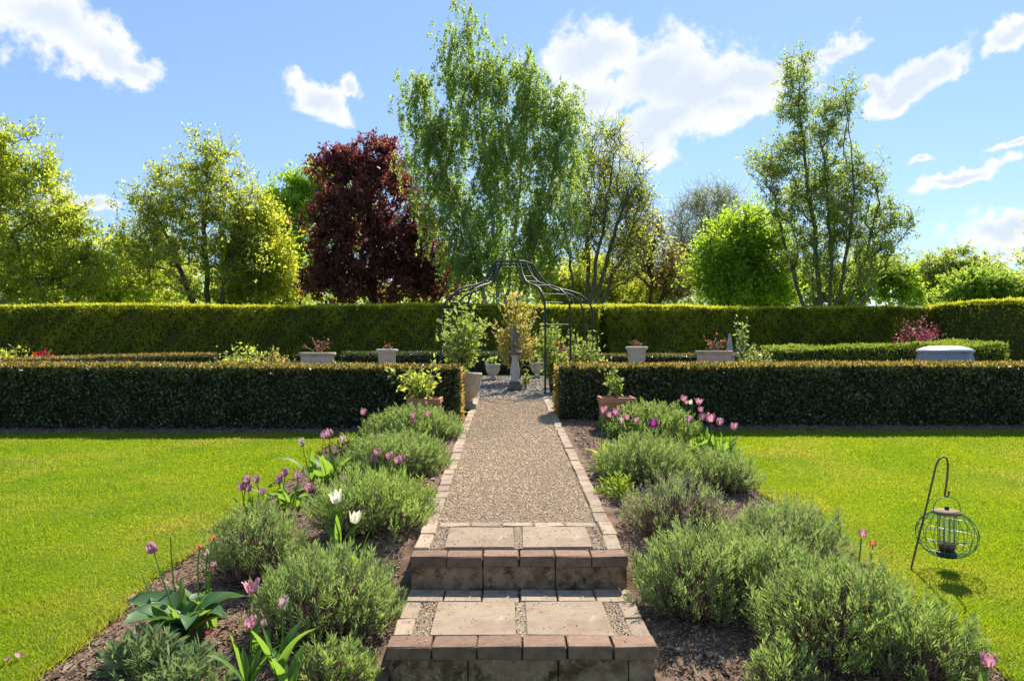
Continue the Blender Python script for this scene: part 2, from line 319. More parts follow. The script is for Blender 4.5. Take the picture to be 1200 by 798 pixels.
def box(mb, c, s, m=0, bev=0.0, jit=0.0, rz=0.0):
    """box with chamfered edges: c centre, s size"""
    hx, hy, hz = [q / 2 for q in s]; b = bev
    if b <= 0:
        V = np.array([(x, y, z) for x in (-hx, hx) for y in (-hy, hy) for z in (-hz, hz)])
        F = [(0, 1, 3, 2), (4, 6, 7, 5), (0, 4, 5, 1), (2, 3, 7, 6), (0, 2, 6, 4), (1, 5, 7, 3)]
    else:
        V = []; idx = {}
        for sx in (-1, 1):
            for sy in (-1, 1):
                for sz in (-1, 1):
                    for ax in range(3):
                        q = [sx * (hx - b), sy * (hy - b), sz * (hz - b)]; q[ax] = (sx, sy, sz)[ax] * (hx, hy, hz)[ax]
                        idx[(sx, sy, sz, ax)] = len(V); V.append(q)
        V = np.array(V); quad = []; tri = []
        for ax in range(3):
            o = [i for i in range(3) if i != ax]
            for sg in (-1, 1):
                f = []
                for (p, q) in ((-1, -1), (1, -1), (1, 1), (-1, 1)):
                    k = [0, 0, 0]; k[ax] = sg; k[o[0]] = p; k[o[1]] = q; f.append(idx[(*k, ax)])
                quad.append(f)
            for p in (-1, 1):
                for q in (-1, 1):
                    k0 = [0, 0, 0]; k0[o[0]] = p; k0[o[1]] = q; k1 = list(k0); k0[ax] = -1; k1[ax] = 1
                    quad.append([idx[(*k0, o[0])], idx[(*k1, o[0])], idx[(*k1, o[1])], idx[(*k0, o[1])]])
        for sx in (-1, 1):
            for sy in (-1, 1):
                for sz in (-1, 1): tri.append([idx[(sx, sy, sz, a)] for a in range(3)])
        F = quad
    if jit: V = V + rng.normal(size=V.shape) * jit
    if rz:
        ca, sa = math.cos(rz), math.sin(rz); V = np.stack([V[:, 0] * ca - V[:, 1] * sa, V[:, 0] * sa + V[:, 1] * ca, V[:, 2]], -1)
    V = V + np.asarray(c, float); n0 = mb.n
    mb.add(V, F, m)
    if b > 0: mb.V.append(np.zeros((0, 3))); mb.F.append((np.asarray(tri) + n0, m, False))
def fix_normals(o):
    import bmesh
    bm = bmesh.new(); bm.from_mesh(o.data); bmesh.ops.recalc_face_normals(bm, faces=bm.faces); bm.to_mesh(o.data); bm.free(); return o
OCT_V = np.array([(1, 0, 0), (-1, 0, 0), (0, 1, 0), (0, -1, 0), (0, 0, 1), (0, 0, -1)], float)
OCT_F = np.array([(0, 2, 4), (2, 1, 4), (1, 3, 4), (3, 0, 4), (2, 0, 5), (1, 2, 5), (3, 1, 5), (0, 3, 5)])
TET_V = np.array([(1, 1, 1), (1, -1, -1), (-1, 1, -1), (-1, -1, 1)], float) * .75
TET_F = np.array([(0, 1, 2), (0, 3, 1), (0, 2, 3), (1, 3, 2)])
def stones(mb, P, size, flat=.6, m=0, tet=False):
    SV, SF = (TET_V, TET_F) if tet else (OCT_V, OCT_F); q = len(SV)
    n = len(P); V = SV[None] * rng.uniform(.6, 1.3, (n, q, 1)) * np.broadcast_to(size, n)[:, None, None]
    Q = rnd_unit(n); a = unit(np.cross(Q, rnd_unit(n))); b = np.cross(Q, a)
    V = V[..., :1] * Q[:, None] + V[..., 1:2] * a[:, None] + V[..., 2:3] * b[:, None]
    V[..., 2] *= flat
    mb.add((V + P[:, None]), (np.arange(n)[:, None, None] * q + SF[None]).reshape(-1, 3), m)
def wob(x, y, s=1.0, seed=0.0):
    return (np.sin(x * 1.7 * s + 1.3 + seed) * np.cos(y * 2.1 * s + .7 * seed) + .6 * np.sin(x * 4.3 * s - y * 3.1 * s + 2.1 * seed) + .35 * np.sin(x * 9.1 * s + y * 7.7 * s + seed)) / 1.95

# ------------------------------------------------------------------ terrain
XC = 0.076; HW = 0.675; LB, RB = -2.28, 2.45                      # path centre and half width, outer edges of the beds
D1, D2 = 3.587, 4.474; Z1, Z2 = 0.19, 0.38                         # fronts and heights of the two steps
def sstep(a, b, x): t = np.clip((x - a) / (b - a), 0, 1); return t * t * (3 - 2 * t)
def Pz(y): return Z2 + .042 * (np.minimum(y, 28.) - D2)            # level of the path and the garden behind the hedge
def Tz(y): return .47 - .055 * (10.5 - np.clip(y, -2, 10.5))        # level of the lawn
def Sz(y): return np.interp(y, [0, 3.2, 3.6, 4.2, 4.45, 4.9, 5.3, 7], [-.02, .0, .05, .11, .15, .33, Pz(5.3) - .03, Pz(7.) - .03]) * (y < 7) + (Pz(y) - .03) * (y >= 7)
def ground(x, y):
    x = np.asarray(x, float); y = np.asarray(y, float)
    base = Tz(y); k = sstep(10.35, 11.2, y); base = base * (1 - k) + (Pz(y) - .03) * k
    e = np.where(x < XC, (XC - HW - x) / (XC - HW - LB), (x - XC - HW) / (RB - XC - HW))
    w = 1 - sstep(0.05, .95, e)
    return base * (1 - w) + Sz(y) * w * (y < 10.35) + np.where(y >= 10.35, w * ((Pz(y) - .03)), 0)
def hit(px, py, lift=0.0):
    """where the view ray through a photo pixel meets the ground"""
    dx, dz = (px - VX) / FPX, (VY - py) / FPX
    y = np.arange(2.6, 30, .01); g = ground(dx * y, y) + lift - (ZC + dz * y)
    i = np.argmax(g >= 0); d = float(y[i]); return Vector((dx * d, d, float(ground(dx * d, d))))
def at(px, py, d): return Vector(((px - VX) / FPX * d, d, ZC + (VY - py) / FPX * d))
def grid_mesh(xs, ys, zf):
    X, Y = np.meshgrid(xs, ys); Z = zf(X, Y); V = np.stack([X, Y, Z], -1).reshape(-1, 3)
    nx, ny = len(xs), len(ys); i = np.arange(ny - 1)[:, None] * nx; j = np.arange(nx - 1)[None]
    return V, np.stack([i + j, i + j + 1, i + nx + j + 1, i + nx + j], -1).reshape(-1, 4)
# ------------------------------------------------------------------ ground, lawn, beds, path
def struct(o): o['kind'] = 'structure'; return o
xs = np.concatenate([[-700, -300, -120, -60, -35], np.linspace(-22, 22, 89), [35, 60, 120, 300, 700]])
ys = np.concatenate([[-60, -20, -6], np.linspace(-2, 32, 103), [40, 60, 100, 200, 400, 900]])
b = MB(); V, F = grid_mesh(xs, ys, lambda X, Y: ground(X, Y) - .07 - .5 * ((np.abs(X - XC) < 1.0) & (Y > 2.8) & (Y < 5.5))); b.add(V, F, 0, True)
struct(b.build('ground', M['field']))
def lawn_part(name, side):
    ys = np.linspace(-1.5, 10.55, 90); u = np.linspace(0, 1, 60) ** 1.3
    b = MB()
    edge = (LB if side < 0 else RB) + .075 * wob(ys * 1.1, ys * .3 + side, 1.2, side)
    far = 10.18 if side < 0 else 10.38
    ys = np.minimum(ys, far + .03 * np.sin(ys * 7))
    X = edge[:, None] + side * u[None] * 14; Y = np.repeat(ys[:, None], 60, 1); Y[-1] = far + .03 * wob(X[-1] * 3, X[-1], 1, 3)
    Z = ground(X, Y) + .012 * wob(X * .6, Y * .6, 1, 2)
    V = np.stack([X, Y, Z], -1).reshape(-1, 3); i = np.arange(89)[:, None] * 60; j = np.arange(59)[None]
    b.add(V, np.stack([i + j, i + j + 1, i + 61 + j, i + 60 + j], -1).reshape(-1, 4), 0, True)
    struct(b.build(name, M['lawn']))
    # mown blades
    n = 300000
    y = 2.6 + (far - 2.6) * rng.random(n) ** 1.35
    e = np.interp(y, np.linspace(-1.5, 10.55, 90), edge)
    lim = .74 * y + 1.7
    x = e + side * (rng.random(n) * np.maximum(lim - abs(LB), .3) - .02)
    z = ground(x, y) + .012 * wob(x * .6, y * .6, 1, 2)
    ne = 9000; ye = rng.uniform(2.7, far, ne); x[:ne] = np.interp(ye, np.linspace(-1.5, 10.55, 90), edge) + side * rng.normal(size=ne) * .022; y[:ne] = ye
    z[:ne] = ground(x[:ne], ye) + .012 * wob(x[:ne] * .6, ye * .6, 1, 2)
    P = np.stack([x, y, z - .004], -1); D = rnd_unit(n) * [.75, .75, .1] + [0, 0, .75]
    L = rng.uniform(.014, .036, n) * (1 + .35 * wob(x, y, 1.5, 4) + .2 * wob(x, y, 5, 2)); wd = rng.uniform(.0034, .0058, n) * np.clip(y / 4.5, 1, 1.9)
    L[:ne] *= rng.uniform(1.0, 2.1, ne)
    b = MB(); leaves(b, P, D, rnd_unit(n), L, wd, 0, tri=True)
    tag(b.build('grass', M['grass']), kind='stuff')
lawn_part('lawn', -1); lawn_part('lawn', 1)
# soil of the two beds, with a strip along the foot of the front hedges
def soil_part(side):
    x0 = XC + side * (HW - .015); x1 = (LB - .14 if side < 0 else RB + .14)
    ys = np.linspace(1.6, 11.0, 260); u = np.linspace(0, 1, 60)
    X = x0 + (x1 - x0) * u[None] + ys[:, None] * 0; Y = np.repeat(ys[:, None], 60, 1)
    Z = ground(X, Y) - .016 + .018 * wob(X * 3, Y * 3, 1, 5) + .010 * wob(X * 11, Y * 11, 1, 6) + rng.normal(size=X.shape) * .004
    Z -= .03 * sstep(.93, 1, u)[None]
    V = np.stack([X, Y, Z], -1).reshape(-1, 3); i = np.arange(259)[:, None] * 60; j = np.arange(59)[None]
    b = MB(); b.add(V, np.stack([i + j, i + j + 1, i + 61 + j, i + 60 + j], -1).reshape(-1, 4), 0, True)
    struct(b.build('flower_bed_soil', M['soil']))
    xs = np.linspace(x1, side * 15, 120); ysb = np.linspace(10.0, 11.3, 16)
    b = MB(); V, F = grid_mesh(xs, ysb, lambda X, Y: ground(X, Y) - .022 + .014 * wob(X * 5, Y * 5, 1, 5)); b.add(V, F, 0, True)
    struct(b.build('hedge_foot_soil', M['soil']))
    n = 24000
    y = 2.9 + 7.5 * rng.random(n) ** 1.3; x = x0 + side * .1 + (x1 - x0 - side * .16) * rng.random(n)
    sz = rng.uniform(.004, .011, n) * (1 + 2.0 * (rng.random(n) > .98))
    P = np.stack([x, y, ground(x, y) - .010 + sz * .2 + .018 * wob(x * 3, y * 3, 1, 5)], -1)
    n2 = 5000
    x2 = side * rng.uniform(2.2, 8.5, n2); y2 = rng.uniform(10.15, 10.75, n2)
    P2 = np.stack([x2, y2, ground(x2, y2) - .012], -1)
    b = MB(); stones(b, P, sz, .6, tet=True); stones(b, P2, rng.uniform(.006, .016, n2), .6, tet=True)
    tag(b.build('soil_crumbs', M['clod']), kind='stuff')
    n3 = 3800; y = 2.9 + 7.3 * rng.random(n3) ** 1.3; x = x0 + side * .05 + (x1 - x0) * rng.random(n3)
    P = np.stack([x, y, ground(x, y) + .004 + .018 * wob(x * 3, y * 3, 1, 5)], -1)
    b = MB(); leaves(b, P, rnd_unit(n3) * [1, 1, .25], rnd_unit(n3) * .5 + [0, 0, 1], rng.uniform(.012, .05, n3), rng.uniform(.003, .011, n3), 0); tag(b.build('leaf_litter', M['litter']), kind='stuff')
soil_part(-1); soil_part(1)
# gravel path
b = MB(); V, F = grid_mesh(np.linspace(XC - HW + .05, XC + HW - .05, 40), np.linspace(5.15, 13.3, 200), lambda X, Y: Pz(Y) - .022 + .006 * wob(X * 3, Y * 3) + .008 * (1 - ((X - XC) / HW) ** 2)); b.add(V, F, 0, True)
path = struct(b.build('gravel_path', M['path']))
n = 36000
y = 5.17 + 8.1 * rng.random(n) ** 1.5; x = XC + rng.uniform(-HW + .09, HW - .09, n)
P = np.stack([x, y, Pz(y) - .020 + .006 * wob(x * 3, y * 3) + .008 * (1 - ((x - XC) / HW) ** 2) + rng.uniform(0, .005, n)], -1)
n2 = 5200                                                     # the gravel joints round the slabs
sl = rng.integers(0, 3, n2); up = rng.random(n2) < .5
y2 = np.where(up, rng.uniform(4.66, 5.16, n2), rng.uniform(3.74, 4.24, n2))
x2 = np.where(sl == 0, XC - .525 + rng.uniform(-.045, .045, n2), np.where(sl == 1, XC + rng.uniform(-.026, .026, n2), XC + .525 + rng.uniform(-.045, .045, n2)))
z2 = np.where(up, Pz(y2) - .012, Z1 - .012)
P = np.concatenate([P, np.stack([x2, y2, z2], -1)])
# strays lying on slabs and edging
n3 = 420; up = rng.random(n3) < .6; y3 = np.where(up, rng.uniform(4.5, 5.2, n3), rng.uniform(3.62, 4.4, n3)); x3 = XC + rng.uniform(-.63, .63, n3)
P = np.concatenate([P, np.stack([x3, y3, np.where(up, Pz(y3), Z1) + .002], -1)])
b = MB(); stones(b, P, np.concatenate([rng.uniform(.0035, .0085, n) * np.clip(P[:n, 1] / 8, 1, 1.5), rng.uniform(.003, .0062, n2), rng.uniform(.003, .006, n3)]), .7)
tag(b.build('gravel', M['pebble']), kind='stuff')
# brick edging: bricks share a few meshes
def brick_meshes(sx, sy, sz, mat, k=4, bev=.006, jit=.0016):
    r = []
    for _ in range(k):
        b = MB(); box(b, (0, 0, 0), (sx, sy, sz), 0, bev, jit); o = fix_normals(b.build('brick', mat)); r.append(o.data); bpy.data.objects.remove(o)
    return r
edge_m = brick_meshes(.100, .212, .065, M['brick_edge'])
for sx in (-1, 1):
    y = 4.64
    while y < 13.1:
        ln = .30 if y < 5.1 else .221
        if not (sx < 0 and 10.9 < y < 10.95):
            link('brick', edge_m[rng.integers(4)], path, (XC + sx * (HW - .052) + rng.normal() * .004, y + ln / 2, Pz(y + ln / 2) - .030 + rng.normal() * .003),
                 (R(2.4) + rng.normal() * .008, rng.normal() * .012, rng.normal() * .014), (1, (ln - .007) / .212, 1))
        y += ln
# steps
steps = thing('garden_steps', 'two brick edged stone steps with square paving slabs at the head of the gravel path', 'steps', (XC, D1, 0))
def on_steps(name, data, loc, rot=(0, 0, 0), sc=(1, 1, 1)): return link(name, data, steps, (loc[0] - XC, loc[1] - D1, loc[2]), rot, sc)
nose_m = brick_meshes(.218, .150, .066, M['brick_nose'], 5, .006, .0016)
back_m = brick_meshes(.215, .200, .06, M['brick_edge'], 3)
thin_m = brick_meshes(.215, .10, .06, M['brick_edge'], 3)
side_m = brick_meshes(.100, .235, .06, M['brick_edge'], 3)
for k in range(6):
    x = XC - HW + .1125 + k * .225
    for (d, z) in ((D1, Z1), (D2, Z2)):
        on_steps('coping_brick', nose_m[rng.integers(5)], (x + rng.normal() * .0015, d + .075 + rng.normal() * .003, z - .033 + rng.normal() * .0015), (rng.normal() * .006, rng.normal() * .006, rng.normal() * .008))
for k in range(6):
    x = XC - HW + .1125 + k * .225
    on_steps('brick', back_m[k % 3], (x, 4.345, Z1 - .033 + rng.normal() * .002), (0, 0, rng.normal() * .01))
    if k: on_steps('brick', thin_m[k % 3], (XC - HW + k * .225, 5.185, Pz(5.18) - .034), (R(2.4), 0, rng.normal() * .01), (.98, 1, 1))
for sx in (-1, 1):
    for k in range(2): on_steps('brick', side_m[(k + sx) % 3], (XC + sx * (HW - .055), 3.86 + k * .245, Z1 - .034 + rng.normal() * .002), (rng.normal() * .01, rng.normal() * .015, rng.normal() * .02))
for i, (d0, z) in enumerate(((3.745, Z1), (4.665, None))):
    for sx in (-1, 1):
        b = MB(); w, l = (.450, .487) if i == 0 else (.450, .445)
        box(b, (0, 0, 0), (w, l, .045), 0, .005, .0015); o = fix_normals(b.build('paving_slab', M['slab'], steps))
        y = d0 + l / 2; o.location = (sx * (.028 + w / 2), y - D1, (z if z else Pz(y)) - .0225 - .003 + (.002 if sx > 0 else 0)); o.rotation_euler = (R(2.4) if i else 0, 0, rng.normal() * .006)
def riser_block(x0, x1, d, z0, z1):
    nx, nz = max(3, int((x1 - x0) / .02)), 7
    X, Zg = np.meshgrid(np.linspace(x0 + .003, x1 - .003, nx), np.linspace(z0, z1, nz))
    Y = d + .018 + .008 * wob(X * 9, Zg * 9, 1, x0) + .006 * wob(X * 30, Zg * 30, 1, 3)
    Y += .012 * ((X - x0 < .012) | (x1 - X < .012))
    V = np.stack([X, Y, Zg], -1).reshape(-1, 3); i = np.arange(nz - 1)[:, None] * nx; j = np.arange(nx - 1)[None]
    b = MB(); b.add(V, np.stack([i + j, i + j + 1, i + nx + j + 1, i + nx + j], -1).reshape(-1, 4), 0, True)
    box(b, ((x0 + x1) / 2, d + .095, (z0 + z1) / 2), (x1 - x0 - .006, .10, z1 - z0), 0)
    b.build('riser_block', M['riser'], steps, (XC, D1, 0))
for d, z0, z1, cuts in ((D1, -.10, Z1 - .067, (-.665, -.27, .18, .53, .665)), (D2, Z1 - .03, Z2 - .067, (-.672, -.225, .225, .672))):
    for a, c in zip(cuts[:-1], cuts[1:]): riser_block(XC + a, XC + c, d, z0, z1)
b = MB()
box(b, (XC, D1 + .10 + .40, Z1 - .16), (1.33, .83, .20)); box(b, (XC, D2 + .10 + .37, Z2 - .16), (1.33, .74, .21))
b.build('step_core', M['mortar'], steps, (XC, D1, 0))
# courtyard chippings
b = MB(); X = np.linspace(-2.6, 2.8, 60)
V, F = grid_mesh(X, np.linspace(12.0, 18.2, 70), lambda X, Y: Pz(Y) - .036 + .006 * wob(X * 3, Y * 3)); b.add(V, F, 0, True)
struct(b.build('chipping_courtyard', M['chipbed']))
n = 9000; y = rng.uniform(12.0, 18.0, n); x = rng.uniform(-2.5, 2.7, n)
k = ~((np.abs(x - XC) < HW + .05) & (y < 13.3)); x, y = x[k], y[k]; P = np.stack([x, y, Pz(y) - .026], -1)
b = MB(); stones(b, P, rng.uniform(.016, .036, len(P)), .55); tag(b.build('slate_chippings', M['chips']), kind='stuff')
# earth of the garden behind the front hedges
for x0, x1 in ((-17, -2.6), (2.8, 17)):
    b = MB(); V, F = grid_mesh(np.linspace(x0, x1, 50), np.linspace(11.25, 24, 50), lambda X, Y: Pz(Y) - .035); b.add(V, F, 0, True)
    struct(b.build('inner_garden_soil', M['soil']))

# ------------------------------------------------------------------ hedges
def hedge(name, label, group, A, B, thick, h, mat, n, leaf, tip=None, tipn=0, zf=Pz, topwob=.02, sidewob=.03, tipleaf=None, sunlit_ends=()):
    """clipped hedge from A to B (ground plan); its shell of leaves sits on a dark twiggy core"""
    A = np.array(A, float); B = np.array(B, float); Ln = np.linalg.norm(B - A); t = (B - A) / Ln; nv = np.array([-t[1], t[0]])
    def top(s, q): return h + topwob * wob(s * .8, q * 2, 1, A[0]) + topwob * .8 * np.sin(s * .55 + A[1])
    def put(s, q, z):
        xy = A[None] + t[None] * s[:, None] + nv[None] * q[:, None]
        return np.stack([xy[:, 0], xy[:, 1], (zf(xy[:, 0], xy[:, 1]) if zf is ground else zf(xy[:, 1])) + z], -1)
    ht = thick / 2; areas = np.array([Ln * h * 1.4, Ln * h * .22, Ln * thick * 1.5, thick * h * 1.6, thick * h * 1.6]); pr = areas / areas.sum()
    f = rng.choice(5, n, p=pr); s = rng.random(n) * Ln; q = rng.uniform(-ht, ht, n); z = rng.random(n) ** .85 * h * 1.02
    tz = top(s, q)
    bulge = sidewob * wob(s * 1.3, z * 1.6, 1, A[0] + 1) + sidewob * .5 * wob(s * 4, z * 4, 1, 2) 
    dep = np.abs(rng.normal(size=n)) * .045 * (1 if h < 1.3 else 2)
    side = -1 if nv[1] > 0 else 1                     # the face towards the camera
    q = np.where(f == 0, side * (ht + bulge - dep), np.where(f == 1, -side * (ht + bulge - dep), q))
    rr = .05 if h < 1.3 else .12
    z = np.where(f == 2, tz - dep * .6, np.minimum(z, tz))
    # rounded shoulder
    sh = np.clip((z - (tz - rr)) / rr, 0, 1); q = np.where((f == 0) | (f == 1), np.sign(q) * (np.abs(q) - rr * (1 - np.sqrt(np.maximum(0, 1 - sh ** 2))) * .45), q)
    s = np.where(f == 3, 0 - bulge + dep, np.where(f == 4, Ln + bulge - dep, s))
    out = np.zeros((n, 3)); out[:, :2] += np.where((f == 0)[:, None], nv * side, 0) + np.where((f == 1)[:, None], -nv * side, 0) + np.where((f == 3)[:, None], -t, 0) + np.where((f == 4)[:, None], t, 0)
    out[f == 2, 2] = 1
    P = put(s, q, z); D = unit(out * .4 + rnd_unit(n) * .85 + [0, 0, .45]); 
    mb = MB(); leaves(mb, P, D, rnd_unit(n) * .7 + out, leaf * rng.uniform(.6, 1.4, n), leaf * rng.uniform(.4, .85, n), 0, tri=h > 1.3)
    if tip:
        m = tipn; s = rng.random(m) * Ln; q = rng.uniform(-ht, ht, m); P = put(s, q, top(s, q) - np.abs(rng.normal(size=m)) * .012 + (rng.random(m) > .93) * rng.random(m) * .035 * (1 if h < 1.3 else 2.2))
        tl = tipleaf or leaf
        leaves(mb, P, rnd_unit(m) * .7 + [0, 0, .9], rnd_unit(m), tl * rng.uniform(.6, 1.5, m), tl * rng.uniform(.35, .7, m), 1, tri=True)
    for e in sunlit_ends:  # golden leaves on the end faces, sunlight put into leaf colour
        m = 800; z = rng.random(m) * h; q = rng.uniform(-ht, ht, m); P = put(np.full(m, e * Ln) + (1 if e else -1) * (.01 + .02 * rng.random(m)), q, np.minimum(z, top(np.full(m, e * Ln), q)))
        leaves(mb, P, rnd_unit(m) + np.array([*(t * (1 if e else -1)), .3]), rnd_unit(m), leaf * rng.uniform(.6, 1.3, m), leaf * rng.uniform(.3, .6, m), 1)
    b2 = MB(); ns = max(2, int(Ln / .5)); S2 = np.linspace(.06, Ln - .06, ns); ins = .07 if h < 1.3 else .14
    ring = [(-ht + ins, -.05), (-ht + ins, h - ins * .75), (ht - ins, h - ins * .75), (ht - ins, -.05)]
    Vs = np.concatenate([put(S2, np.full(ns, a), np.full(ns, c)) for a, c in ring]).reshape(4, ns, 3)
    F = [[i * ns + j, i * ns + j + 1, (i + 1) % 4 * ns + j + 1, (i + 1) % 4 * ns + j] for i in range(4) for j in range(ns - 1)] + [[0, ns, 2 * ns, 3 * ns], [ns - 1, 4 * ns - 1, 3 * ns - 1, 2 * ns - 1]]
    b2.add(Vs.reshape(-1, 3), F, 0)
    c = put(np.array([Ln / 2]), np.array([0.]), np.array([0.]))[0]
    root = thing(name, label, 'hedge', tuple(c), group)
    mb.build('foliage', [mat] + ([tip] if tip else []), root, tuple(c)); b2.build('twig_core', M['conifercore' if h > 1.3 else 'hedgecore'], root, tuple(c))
    return root
zfront = lambda y: np.interp(y, [10.3, 11.4], [.46, .52])
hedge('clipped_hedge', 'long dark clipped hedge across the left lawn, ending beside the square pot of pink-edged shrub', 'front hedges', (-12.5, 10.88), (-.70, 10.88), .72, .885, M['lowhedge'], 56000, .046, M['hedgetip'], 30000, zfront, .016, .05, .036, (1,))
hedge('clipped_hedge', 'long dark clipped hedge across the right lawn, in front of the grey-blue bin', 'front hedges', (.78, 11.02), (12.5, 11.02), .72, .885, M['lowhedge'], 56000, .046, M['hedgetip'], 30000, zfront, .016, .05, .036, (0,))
hedge('tall_hedge', 'tall clipped conifer hedge along the back, left of the dark gap behind the arbour', 'tall back hedges', (-26, 26.2), (3.25, 26.2), 1.3, 1.80, M['tallhedge'], 88000, .085, M['t_gold'], 26000, Pz, .05, .16, .08)  # golden tips on the tall hedges paint their sunlit top rim
hedge('tall_hedge', 'tall clipped conifer hedge along the back, from the dark gap to the maroon maple', 'tall back hedges', (3.45, 26.2), (17.2, 29.6), 1.3, 1.76, M['tallhedge'], 55000, .085, M['t_gold'], 15000, Pz, .05, .16, .08)
hedge('tall_hedge', 'tall clipped conifer hedge coming forward at the right edge, behind the maroon maple', 'tall back hedges', (17.6, 29.6), (17.6, 14.5), 1.3, 1.95, M['tallhedge'], 58000, .085, M['t_gold'], 12000, Pz, .06, .16, .08)
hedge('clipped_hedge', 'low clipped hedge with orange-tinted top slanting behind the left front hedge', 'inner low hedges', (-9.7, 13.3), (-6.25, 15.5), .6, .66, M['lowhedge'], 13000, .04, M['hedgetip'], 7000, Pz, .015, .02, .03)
hedge('clipped_hedge', 'low dark clipped hedge behind the white bowl planters under the arbour', 'inner low hedges', (-4.2, 18.7), (2.1, 18.7), .6, .52, M['lowhedge'], 15000, .045, None, 0, Pz, .012, .02)
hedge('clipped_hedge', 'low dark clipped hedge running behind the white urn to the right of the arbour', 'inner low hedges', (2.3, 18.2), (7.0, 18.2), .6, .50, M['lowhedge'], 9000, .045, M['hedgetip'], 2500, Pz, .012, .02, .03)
hedge('leafy_hedge', 'low bright green loose hedge on both sides of the grey-blue bin', None, (6.2, 17.3), (11.7, 17.3), .8, .74, M['boxhedge'], 11000, .06, M['herb'], 3000, Pz, .085, .06, .08)
